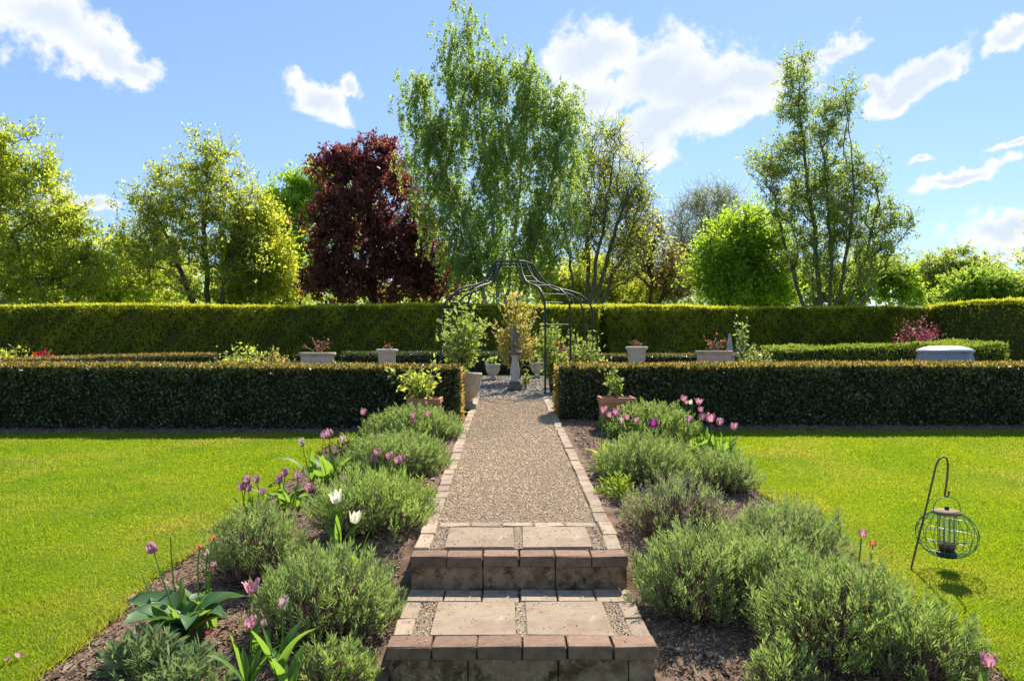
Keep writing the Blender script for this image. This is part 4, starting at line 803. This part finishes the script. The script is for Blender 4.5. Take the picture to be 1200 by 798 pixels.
# ------------------------------------------------------------------ cone ornament, bin
p = gpos(855, 17.0); h = at(855, 390, 17).z - p[2]
t = thing('cone_ornament', 'slim grey spiral cone standing behind the right hedge beside a small pale bush', 'ornament', p)
b = MB(); a = np.linspace(0, 2 * math.pi * 9, 160); f = np.linspace(0, 1, 160); tube(b, np.stack([p[0] + .17 * (1 - f * .93) * np.cos(a), p[1] + .17 * (1 - f * .93) * np.sin(a), p[2] + .03 + f * (h - .08)], -1), .014, 5); b.build('spiral', M['grey'], t, p)
b = MB(); lathe(b, [(.15, .02), (.10, h * .45), (.02, h - .02), (.001, h)], p, 14); b.build('core', M['grey'], t, p)
px, d = 1107, 13.2; x = (px - VX) / FPX * d; z = float(Pz(d)) - .03; zt = at(px, 405, d).z; h = zt - z; p = (x, d, z)
t = thing('garden_bin', 'round grey-blue plastic bin with a pale lid behind the right hedge', 'bin', p)
b = MB(); lathe(b, [(.52, 0), (.50, h * .3), (.462, h * .75), (.44, h - .16), (.425, h - .11)], p, 30)
b.build('body', M['bin'], t, p)
b = MB(); lathe(b, [(.425, h - .12), (.46, h - .115), (.463, h - .085), (.44, h - .07), (.36, h - .035), (.25, h - .008), (.001, h)], p, 30); b.build('lid', M['binlid'], t, p)
b = MB(); box(b, (x + .12, d - .455, z + h - .105), (.12, .03, .035), 0, .006); b.build('latch', M['bin'], t, p)
# ------------------------------------------------------------------ lavender
def lavender(label, px, py, wpx, hpx, seed, dens=1.0, dry=0.0, group='lavender bushes in the beds', lean=(0, 0), long=1.0):
    global rng
    keep = rng; rng = np.random.default_rng(seed)
    g = hit(px, py - hpx * .10); d = g.y; k = d / FPX; w = wpx * k; h = hpx * k * .84; org = np.array([g.x, d + w * .16, float(ground(g.x, d + w * .16)) - .01])
    dy = w * .82
    n = int(560 * dens * max(.18, w * dy * 1.25 + w * h))
    u = rnd_unit(n); u[:, 2] = np.abs(u[:, 2]) * .98 - .10 * rng.random(n); u = unit(u)
    bump = 1 + .20 * wob(u[:, 0] * 3.2 + seed, u[:, 1] * 3.2 + u[:, 2] * 2, 1, seed) + .06 * rng.normal(size=n)
    dep = np.where(rng.random(n) < .74, 1 - .10 * rng.random(n), rng.uniform(.55, .9, n)); r = bump * dep
    tip = org + np.stack([u[:, 0] * r * w / 2 + lean[0] * u[:, 2], u[:, 1] * r * dy / 2 + lean[1] * u[:, 2], np.maximum(.05, h * .22 + u[:, 2] * r * h * .80)], -1)
    ax = unit(u * [.5, .5, .3] + [0, 0, .78] + rng.normal(size=(n, 3)) * .2)
    sl = rng.uniform(.075, .14, n) * long; root = tip - ax * sl[:, None]
    isdry = rng.random(n) < dry + .07 + .25 * (wob(u[:, 0] * 4 + seed, u[:, 1] * 4, 1, seed * 2.) > .45) + .5 * np.clip(.28 - u[:, 2], 0, 1)
    lb, wb = MB(), MB()
    per = 14; q = np.repeat(np.nonzero(~isdry)[0], per); f = np.tile(np.linspace(.05, 1.0, per), int((~isdry).sum())) + rng.normal(size=len(q)) * .03
    P = root[q] + ax[q] * (sl[q] * f)[:, None]; an = rng.random(len(q)) * 2 * math.pi
    e1 = unit(np.cross(ax[q], [[.3, .9, .1]])); e2 = np.cross(ax[q], e1); rad = e1 * np.cos(an)[:, None] + e2 * np.sin(an)[:, None]
    D = unit(ax[q] * (.8 + .9 * f)[:, None] + rad * .62); L = rng.uniform(.036, .066, len(q)) * (1.1 - .35 * f)
    leaves(lb, P, D, np.cross(D, rad) + rad * .4, L, rng.uniform(.0055, .0082, len(q)) * np.clip(d / 6, 1, 1.6), 0)
    # spent flower spikes and bare shoots
    q = np.nonzero(isdry)[0]; per2 = 7; qq = np.repeat(q, per2); f = rng.random(len(qq))
    leaves(lb, root[qq] + ax[qq] * (sl[qq] * f)[:, None], unit(ax[qq] + rnd_unit(len(qq)) * .55), rnd_unit(len(qq)), rng.uniform(.014, .032, len(qq)), .0055 * max(1, d / 6), 1)
    # woody skeleton: many thin stems from the crown of the plant up to the shoots
    ns = min(n, int(380 * max(.5, w * 1.4))); s = rng.choice(n, ns, replace=False)
    b0 = org + np.stack([u[s, 0] * w * .10, u[s, 1] * dy * .10, np.full(ns, .0)], -1) + rng.normal(size=(ns, 3)) * [.03, .03, .01]
    md = b0 + (root[s] - b0) * .55 + np.stack([u[s, 0] * w * .07, u[s, 1] * dy * .07, -.02 - .06 * h * rng.random(ns)], -1)
    tubes_fast(wb, b0, md, .0055, .004, 3); tubes_fast(wb, md, root[s], .004, .0018, 3)
    # brown inner twiglets, seen low down
    nb = int(1500 * max(.5, w * 1.4)); v = rnd_unit(nb); v[:, 2] = np.abs(v[:, 2]) * .55; rr = rng.uniform(.45, .92, nb)
    pb = org + np.stack([v[:, 0] * rr * w / 2, v[:, 1] * rr * dy / 2, .02 + v[:, 2] * rr * h * .8], -1)
    leaves(wb, pb, unit(v * [.6, .6, .3] + rnd_unit(nb) * .5 + [0, 0, .5]), rnd_unit(nb), rng.uniform(.03, .09, nb), rng.uniform(.003, .006, nb), 0)
    o = thing('lavender_bush', label, 'lavender', tuple(org), group)
    wb.build('woody_stem', M['wood'], o, tuple(org)); lb.build('foliage', [M['lav'], M['lavgrey']], o, tuple(org))
    rng = keep; return o
lavender('lavender bush below the left square terracotta pot', 484, 522, 118, 47, 101)
lavender('second lavender bush in the left bed, next in front of the one below the pot', 462, 564, 130, 60, 102)
lavender('lavender bush right behind the two cream tulips, beside the path edge', 428, 634, 152, 82, 103)
lavender('greyish lavender bush at the lawn edge behind the big-leaved tulip', 296, 690, 126, 98, 104, dry=.14)
lavender('large lavender bush in front of the two cream tulips, left of the lower step', 376, 762, 182, 118, 105, dry=.06)
lavender('small dark lavender tuft at the bottom edge, left of the lower step', 388, 810, 104, 60, 106)
lavender('lavender bush below the right square terracotta pot', 764, 524, 112, 54, 111)
lavender('lavender bush in front of the dark purple tulip in the right bed', 758, 574, 122, 68, 112)
lavender('lavender bush at the right lawn edge below the tall pink tulip group', 846, 582, 100, 58, 113, dry=.08)
lavender('brown dry lavender bush with many spent spikes in the right bed', 798, 640, 140, 84, 114, dry=.62)
lavender('full green lavender bush overhanging the right end of the steps', 830, 738, 168, 122, 115)
lavender('lavender bush behind the full green ones, along the right lawn edge', 930, 692, 158, 104, 116)
lavender('large lavender bush at the bottom of the right bed, left of the feeder pole', 1000, 795, 215, 138, 117, dry=.07)
lavender('lavender bush between the one overhanging the steps and the right lawn edge', 905, 730, 150, 100, 120, dry=.05)
lavender('lavender bush at the bottom right corner beside the lawn', 1095, 815, 150, 110, 118)
lavender('small lavender tuft at the bottom edge of the right bed', 925, 822, 90, 66, 119)
# herbs and small leafy plants
def leafy_clump(name, label, px, py, w, h, n, leaf, mat, seed, aspect=.22, cat='plant', nst=40):
    global rng
    keep = rng; rng = np.random.default_rng(seed); g = hit(px, py); org = np.array([g.x, g.y, g.z - .01]); lb = MB(); sb = MB()
    u = rnd_unit(nst); u[:, 2] = np.abs(u[:, 2]); E = org + u * [w / 2, w / 2, h] ; E[:, 2] = np.maximum(E[:, 2], org[2] + .05)
    tubes_fast(sb, np.repeat(org[None], nst, 0) + rng.normal(size=(nst, 3)) * [w * .12, w * .12, 0], E, .003, .002, 3)
    q = rng.integers(0, nst, n); f = .45 + .57 * rng.random(n); ax = unit(E - org + [0, 0, .1]); P = org + (E - org)[q] * f[:, None]
    an = rng.random(n) * 6.28; e1 = unit(np.cross(ax[q], [[.3, .9, .1]])); e2 = np.cross(ax[q], e1); rd = e1 * np.cos(an)[:, None] + e2 * np.sin(an)[:, None]
    D = unit(ax[q] * (.2 + .8 * f)[:, None] + rd * .8); L = leaf * rng.uniform(.6, 1.2, n); leaves(lb, P, D, np.cross(D, rd) + rd * .2, L, L * aspect, 0)
    o = thing(name, label, cat, tuple(org)); sb.build('stem', M['herb'], o, tuple(org)); lb.build('foliage', mat, o, tuple(org)); rng = keep
leafy_clump('grey_green_plant', 'low grey-green leafy plant at the bottom left, below the big-leaved tulip', 170, 790, .42, .20, 900, .075, M['silver'], 131)
leafy_clump('grey_green_plant', 'second low grey-green leafy plant at the bottom edge, left of the faded pink tulips', 224, 812, .38, .22, 620, .07, M['silver'], 132)
leafy_clump('grey_green_plant', 'tiny silvery plant at the bottom edge below the left lavender', 372, 806, .14, .14, 120, .05, M['silver'], 133, nst=10)
leafy_clump('herb_clump', 'small fresh green herb clump beside the right path edge', 722, 582, .34, .20, 420, .06, M['herb'], 134)
leafy_clump('herb_clump', 'pale yellow-green herb at the left path edge beside the lavender', 497, 585, .22, .20, 220, .05, M['herb'], 135, nst=16)
leafy_clump('herb_clump', 'low green plant among tulips near the left hedge foot', 410, 528, .40, .22, 320, .08, M['herb'], 136, aspect=.4, nst=20)

# ------------------------------------------------------------------ tulips
def strap_mesh(L, Wd, arch, tipf, mat, segs=8):
    """one tulip leaf along +X, channelled, arching over"""
    f = np.linspace(0, 1, segs + 1); x = L * (np.sin(f * arch) / arch if arch > .05 else f); z = L * ((1 - np.cos(f * arch)) / arch if arch > .05 else f * 0)
    th = math.pi / 2 * tipf; X = x * math.cos(th) + z * math.sin(th) ; Z = x * math.sin(th) - z * math.cos(th)
    wd = Wd * np.sin(np.pi * np.clip(f * .88 + .12, 0, 1)) ** .75 * .5; wd[-1] = .001; wv = .12 * Wd * np.sin(f * 9)
    V = np.concatenate([np.stack([X, -wd, Z + wd * .45 + wv * .3], -1), np.stack([X, f * 0, Z], -1), np.stack([X, wd, Z + wd * .45 - wv * .3], -1)]); n = segs + 1
    F = [[r * n + i, r * n + i + 1, (r + 1) * n + i + 1, (r + 1) * n + i] for r in range(2) for i in range(segs)]
    b = MB(); b.add(V, F, 0, True); o = b.build('leaf', mat); me = o.data; bpy.data.objects.remove(o); return me
leafset = {k: [strap_mesh(1, wd, ar, tf, M[k]) for wd, ar, tf in ((.16, .5, .84), (.2, .9, .86), (.14, .25, .9), (.22, 1.2, .82))] for k in ('tulipleaf', 'tulipyellow')}
leafset['tulipold'] = [strap_mesh(1, wd, ar, tf, M['tulipold']) for wd, ar, tf in ((.40, 1.3, .80), (.44, 1.7, .86), (.34, 1.9, .92), (.38, 1.0, .66))]
def flower_mesh(mat, openf, npet, ruff, seed, slim=1.0):
    global rng
    keep = rng; rng = np.random.default_rng(seed); b = MB(); f = np.linspace(0, 1, 6)
    for k in range(npet):
        inner = k % 2; a0 = 2 * math.pi * k / npet + rng.normal() * .12; op = openf * (1 - .25 * inner) * rng.uniform(.8, 1.2)
        rr = .5 * np.interp(f, [0, .2, .5, .8, 1], [.12, .66, .86, .74 + op * .35, .5 + op * .9]) * (1 - .1 * inner) * slim; zz = np.interp(f, [0, .2, .5, .8, 1], [0, .12, .46, .82, 1.0 - .12 * op]) * rng.uniform(.88, 1.06)
        hw = np.array([.12, .42, .56, .44, .22, .02]) * slim * (1.1 if npet < 8 else .8)
        rows = []
        for s in (-1, -.5, 0, .5, 1):
            an = a0 + s * hw / np.maximum(rr, .16) * .5; r2 = rr * (1 - .06 * s * s) + ruff * rng.normal(size=6) * .05
            rows.append(np.stack([r2 * np.cos(an), r2 * np.sin(an), zz + ruff * rng.normal(size=6) * .04], -1))
        b.add(np.concatenate(rows), [[r * 6 + i, r * 6 + i + 1, (r + 1) * 6 + i + 1, (r + 1) * 6 + i] for r in range(4) for i in range(5)], 0, True)
    o = b.build('flower_head', M[mat]); me = o.data; bpy.data.objects.remove(o); rng = keep; return me
fl = {'pink': [flower_mesh('p_pink', .25, 8, 1.0, s) for s in (1, 2)], 'mauve': [flower_mesh('p_mauve', .05, 6, .7, s) for s in (3, 4)], 'purple': [flower_mesh('p_purple', .2, 8, 1.0, 5)],
      'white': [flower_mesh('p_white', .75, 6, .25, 6, .85)], 'faded': [flower_mesh('p_faded', .0, 6, 1.2, 8, .7)], 'orange': [flower_mesh('p_orange', .1, 6, .8, 9)], 'open': [flower_mesh('p_pink', .9, 8, 1.0, 10)]}
b = MB(); _t = np.arange(5) * 2 * math.pi / 5
b.add(np.concatenate([np.stack([cx + r * np.cos(_t), cy + r * np.sin(_t), np.full(5, z)], -1) for cx, cy, z, r in ((0, 0, 0, 1.1), (3, 1.2, .25, 1), (4.5, 1, .5, .9), (3, .4, .78, .8), (0, 0, 1, .75))]), [[i * 5 + j, i * 5 + (j + 1) % 5, i * 5 + 5 + (j + 1) % 5, i * 5 + 5 + j] for i in range(4) for j in range(5)], 0, True)
_o = b.build('stem', M['tulipleaf']); stem_me = _o.data; bpy.data.objects.remove(_o)
tid = [0]
def tulip(label, px, py, base, kind, size=.055, nl=2, ll=.22, lk='tulipleaf', group=None, head=True):
    """px, py: flower in the photograph; base: pixel of the foot on the ground"""
    r = random.Random(500 + tid[0]); tid[0] += 1
    g = hit(*base); top = at(px, py, g.y + r.uniform(-.03, .03)); t = thing('tulip', label, 'tulip', tuple(g), group)
    v = top - g; H = v.length; q = v.to_track_quat('Z', 'Y').to_euler()
    s = link('stem', stem_me, t, (0, 0, 0), q, (.005, .005, H)); 
    s.scale = (.005, .005, H)
    if head:
        f = link('flower_head', fl[kind][tid[0] % len(fl[kind])], t, tuple(v - Vector((0, 0, size * .5))), (r.uniform(-.25, .25), r.uniform(-.25, .25), r.uniform(0, 6.28)), (size * 1.08, size * 1.08, size * .98))
    a = r.uniform(0, 6.28)
    for i in range(nl):
        L = ll * r.uniform(.75, 1.2); link('leaf', leafset[lk][r.randrange(4)], t, (0, 0, -.005), (0, 0, a + i * 6.283 / max(1, nl) + r.uniform(-.5, .5)), (L, L, L))
    return t
GL = 'tulips in the left bed'; GR = 'tulips in the right bed'
# left bed, far to near
tulip('single pink tulip standing apart in front of the left hedge', 425, 482, (428, 522), 'pink', .085, 4, .28, group=GL)
for i, (x, y, k, lb) in enumerate(((354, 518, 'faded', 'withered tulip, leftmost of the leafy clump by the lawn edge'), (379, 509, 'mauve', 'taller of the two close mauve tulips in the leafy clump by the lawn edge'), (385.5, 507, 'mauve', 'slimmer mauve tulip close behind the taller one in the leafy clump'), (402, 515, 'faded', 'withered tulip, rightmost of the leafy clump by the lawn edge'))):
    tulip(lb, x, y, (366 + i * 9, 570), k, .085, 4, .42, group=GL)
for i, (x, y, lb) in enumerate(((334, 553, 'drooping mauve tulip, topmost of the leafy middle trio beside the lawn'), (327, 561, 'drooping mauve tulip, left of the leafy middle trio beside the lawn'), (350, 556, 'broad mauve tulip, right of the leafy middle trio beside the lawn'), (361, 570, 'low pinkish-red tulip just right of the leafy middle trio'))):
    tulip(lb, x, y, (326 + i * 8, 600), 'mauve' if i < 3 else 'pink', .075, 4, .30, group=GL)
for i, (x, y, lb) in enumerate(((289, 562, 'largest mauve tulip of the row behind the greyish lavender'), (283, 570, 'leftmost small tulip of the row behind the greyish lavender'), (290, 571, 'low mauve tulip under the largest of the row behind the greyish lavender'), (300, 561, 'mauve tulip right of the largest in the row behind the greyish lavender'), (306, 575, 'low dark mauve tulip, rightmost of the row behind the greyish lavender'))):
    tulip(lb, x, y, (286 + i * 5, 608), 'mauve', .068 if i else .08, 2, .22, 'tulipyellow' if i == 4 else 'tulipleaf', group=GL)
for i, (x, y, lb) in enumerate(((484, 486, 'pink tulip in the lavender under the terracotta pot, upper left one'), (500, 484, 'pink tulip in the lavender under the terracotta pot, right one'), (483.5, 493, 'pale pink tulip in the lavender under the terracotta pot, lower one'))):
    tulip(lb, x, y, (485 + i * 5, 523), 'pink', .07, 2, .25, group=GL)
for i, (x, y, k, lb) in enumerate(((442, 528, 'pink', 'pink tulip above the second lavender on the left, topmost'), (437, 537, 'mauve', 'mauve tulip above the second lavender on the left, lowest left'), (457, 533, 'pink', 'pink tulip above the second lavender on the left, middle one'), (472, 536, 'mauve', 'mauve tulip above the second lavender on the left, right one'), (467, 538, 'pink', 'pale pink tulip touching the right mauve one above the second lavender'))):
    tulip(lb, x, y, (440 + i * 8, 578), k, .068, 2, .22, group=GL)
tulip('taller cream lily-shaped tulip in the left bed', 395, 581, (397, 652), 'white', .10, 3, .28, group=GL)
tulip('shorter cream lily-shaped tulip in the left bed', 416, 605, (420, 668), 'white', .095, 4, .26, group=GL)
t = tulip('mauve tulip with very broad dark leaves at the left lawn edge', 179, 641, (216, 752), 'mauve', .062, 0, group=GL)
r = random.Random(8)
for i in range(17):
    L = r.uniform(.28, .44); link('leaf', leafset['tulipold'][i % 4], t, (r.uniform(-.05, .05), r.uniform(-.05, .05), 0), (r.uniform(-.2, .2), 0, i * 2.4 + r.uniform(-.3, .3)), (L, L, L))
for i in range(6):
    L = r.uniform(.26, .38); link('leaf', leafset['tulipleaf'][i % 4], t, (r.uniform(-.06, .06), r.uniform(-.06, .06), 0), (0, 0, i * 1.1 + r.uniform(-.3, .3)), (L, L, L))
tulip('bare seed stem standing upright in the broad-leaved tulip clump', 200, 628, (212, 735), 'mauve', .05, 1, .3, group=GL, head=False)
tulip('bare seed stem arching left out of the broad-leaved tulip clump', 166, 672, (203, 738), 'mauve', .05, 0, .3, group=GL, head=False)
for i, (x, y, k, lb) in enumerate(((234, 641, 'orange', 'small orange tulip, leftmost of the withering ones beside the greyish lavender'), (249, 630, 'orange', 'small orange tulip, highest of the withering ones beside the greyish lavender'), (243, 649, 'faded', 'shrivelled brownish tulip below the small orange ones'), (249, 661, 'pink', 'small salmon tulip, lowest of the withering ones beside the greyish lavender'))):
    tulip(lb, x, y, (238 + i * 4, 735), k, .032, 1, .3, group=GL)
tulip('wide open pink tulip at the front of the left bed', 296, 686, (298, 775), 'open', .078, 2, .26, group=GL)
tulip('tall faded pink tulip over the front left lavender', 330, 705, (325, 800), 'faded', .068, 4, .34, group=GL)
tulip('pink and white tulip at the front of the left bed, below the wide open one', 292, 727, (290, 815), 'pink', .062, 6, .30, group=GL)
tulip('short whitish tulip with a fallen red petal at the front of the left bed', 309, 730, (312, 775), 'faded', .045, 1, .2, group=GL)
tulip('leafy tulip without a flower at the bottom edge of the left bed', 345, 770, (338, 822), 'faded', .05, 4, .28, group=GL, head=False)
# right bed
for i, (x, y, k, s, lb) in enumerate(((708, 480, 'pink', .075, 'pink tulip at far left of the right bed group by the terracotta pot'), (714, 485, 'pink', .07, 'pink tulip second from left in the right bed group by the terracotta pot'), (724, 482, 'pink', .085, 'bright pink tulip, largest of the group under the right terracotta pot'), (729, 493, 'faded', .075, 'pale tulip, lowest of the group under the right terracotta pot'), (734, 488, 'pink', .065, 'small pink tulip right of the largest under the right terracotta pot'), (746, 492, 'pink', .06, 'small lone pink tulip left of the dark purple one'), (765, 495, 'purple', .10, 'dark purple tulip standing above the right lavender'))):
    tulip(lb, x, y, (706 + i * 9, 545), k, s, 4 if i < 2 else 1, .34 if i < 2 else .24, 'tulipleaf' if i else 'tulipyellow', group=GR)
for i, (x, y, k, s, lb) in enumerate(((800, 466, 'pink', .075, 'topmost pink tulip, far left of the tall group at the right lawn edge'), (804, 471, 'pink', .05, 'small pink tulip just under the topmost one of the tall group'), (810, 471, 'white', .06, 'cream-pink tulip second from left on top of the tall group'), (819, 470, 'open', .075, 'pink and white open tulip on top of the tall group'), (821, 479, 'pink', .065, 'pink tulip directly below the open one of the tall group'), (807, 491, 'mauve', .08, 'low mauve tulip at the left side of the tall group'), (822, 488, 'mauve', .085, 'mauve tulip in the middle of the tall group'), (832, 489, 'pink', .105, 'largest pink tulip of the tall group'), (843, 494, 'mauve', .09, 'mauve tulip second from right of the tall group at the right lawn edge'), (859, 499, 'pink', .085, 'rightmost pink tulip leaning over the right lawn edge'))):
    tulip(lb, x, y, (804 + i * 5.0, 548), k, s, 5, .40, 'tulipyellow' if i == 2 else 'tulipleaf', group=GR)
tulip('taller faded pink tulip near the bird feeder pole', 1011, 624, (1008, 690), 'pink', .052, 0, group=GR)
tulip('shorter reddish tulip near the bird feeder pole', 1024, 636, (1020, 690), 'orange', .042, 0, group=GR)
tulip('pink tulip alone in the bottom right corner', 1158, 772, (1150, 838), 'pink', .068, 2, .2, group=GR)
# fallen petals
b = MB(); V = np.array([(x * .5, y * .35 * (1 - abs(x) ** 2 * .7), .25 * x * x + .3 * y * y) for x in np.linspace(-1, 1, 5) for y in (-1, 0, 1)]); b.add(V, [[i * 3 + j, i * 3 + j + 1, i * 3 + j + 4, i * 3 + j + 3] for i in range(4) for j in range(2)], 0, True)
_o = b.build('petal', M['p_pink']); pm = _o.data; bpy.data.objects.remove(_o); pr = pm.copy(); pr.materials.clear(); pr.materials.append(M['p_wine'])
for x, y, me, sz, lb in ((10, 778, pm, .035, 'pink petal fallen on the left lawn near the bottom corner'), (21, 775, pm, .042, 'larger pink petal fallen on the left lawn, right of the other'), (122, 783, pm, .04, 'pink petal fallen at the edge of the left bed'), (244, 747, pr, .05, 'dark red petal fallen on the soil beside the broad-leaved tulip'), (255, 752, pr, .04, 'second dark red petal on the soil beside the broad-leaved tulip'), (306, 742, pr, .05, 'dark red petal under the short whitish tulip')):
    g = hit(x, y); tag(link('petal', me, None, (g.x, g.y, g.z + .02), (rng.uniform(-.4, .4), rng.uniform(-.4, .4), rng.uniform(0, 6)), (sz, sz, sz)), lb, 'petal', 'fallen petals')

# ------------------------------------------------------------------ bird feeder on its crook
g = hit(1067, 668); d = g.y; k = d / FPX
pole = thing('feeder_crook', 'thin rusty metal crook leaning in the right lawn, carrying the caged feeder', 'pole', tuple(g))
pp = [(1064, 684), (1067, 669), (1076, 632), (1085, 596), (1093, 562), (1097, 545), (1100.5, 538), (1105, 535), (1109.5, 537), (1111, 544), (1110, 560), (1107.5, 578), (1107, 580.5), (1109, 582), (1111.5, 580), (1112, 575)]
b = MB(); tube(b, [tuple(at(x, y, d)) for x, y in pp], .0068, 7); b.build('crook', M['rust'], pole, tuple(g))
c = at(1109.5, 625.5, d); Rx, Rz = 32.5 * k, 27.5 * k; hp = at(1108.5, 581, d)
fd = thing('bird_feeder', 'round green wire caged bird feeder hanging from the rusty crook', 'bird feeder', tuple(c)); co = tuple(c)
zt, zb = c.z + Rz * .93, c.z - Rz * .95
b = MB()
for i in range(20):
    a = 2 * math.pi * i / 20; th = np.linspace(-1.2, 1.12, 15); tube(b, np.stack([c.x + Rx * np.cos(th) * math.cos(a), c.y + Rx * np.cos(th) * math.sin(a), c.z + Rz * np.sin(th)], -1), .0024, 4, 0, False)
for th in (-1.2, -.62, -.08, .46, 1.1):
    a = np.linspace(0, 2 * math.pi, 33); tube(b, np.stack([c.x + Rx * math.cos(th) * np.cos(a), c.y + Rx * math.cos(th) * np.sin(a), np.full(33, c.z + Rz * math.sin(th))], -1), .0024, 4, 0, False)
b.build('cage', M['wire'], fd, co)
b = MB(); lathe(b, [(.080, zt - .010 - c.z), (.092, zt - .004 - c.z), (.088, zt + .008 - c.z), (.04, zt + .016 - c.z), (.001, zt + .018 - c.z)], co, 24); b.build('lid', M['lid'], fd, co)
b = MB(); lathe(b, [(.001, .012 + zt - c.z), (.013, .018 + zt - c.z), (.016, .03 + zt - c.z), (.008, .04 + zt - c.z), (.001, .042 + zt - c.z)], co, 12); b.build('knob', M['iron'], fd, co)
b = MB(); a = np.linspace(0, math.pi, 17); hr = 16 * k; tube(b, np.stack([c.x + hr * np.cos(a), np.full(17, c.y), zt + (hp.z - .006 - zt) * np.sin(a) ** .8], -1), .003, 5); b.build('handle', M['wire'], fd, co)
b = MB(); lathe(b, [(.052, zb + .07 - c.z), (.052, zt - .02 - c.z)], co, 20); b.build('seed_tube', M['tube'], fd, co)
b = MB()
for i in range(10):
    a = 2 * math.pi * i / 10; tube(b, [(c.x + .054 * math.cos(a), c.y + .054 * math.sin(a), zb + .05), (c.x + .054 * math.cos(a), c.y + .054 * math.sin(a), zt - .012)], .002, 4)
b.build('tube_wire', M['iron'], fd, co)
b = MB(); lathe(b, [(.001, zb + .045 - c.z), (.05, zb + .05 - c.z), (.05, zb + .085 - c.z), (.001, zb + .10 - c.z)], co, 16); b.build('seed_fill', M['seed'], fd, co)
b = MB(); lathe(b, [(.001, zb - .004 - c.z), (.06, zb - c.z), (.066, zb + .014 - c.z), (.05, zb + .04 - c.z), (.001, zb + .042 - c.z)], co, 18); b.build('tray', M['iron'], fd, co)
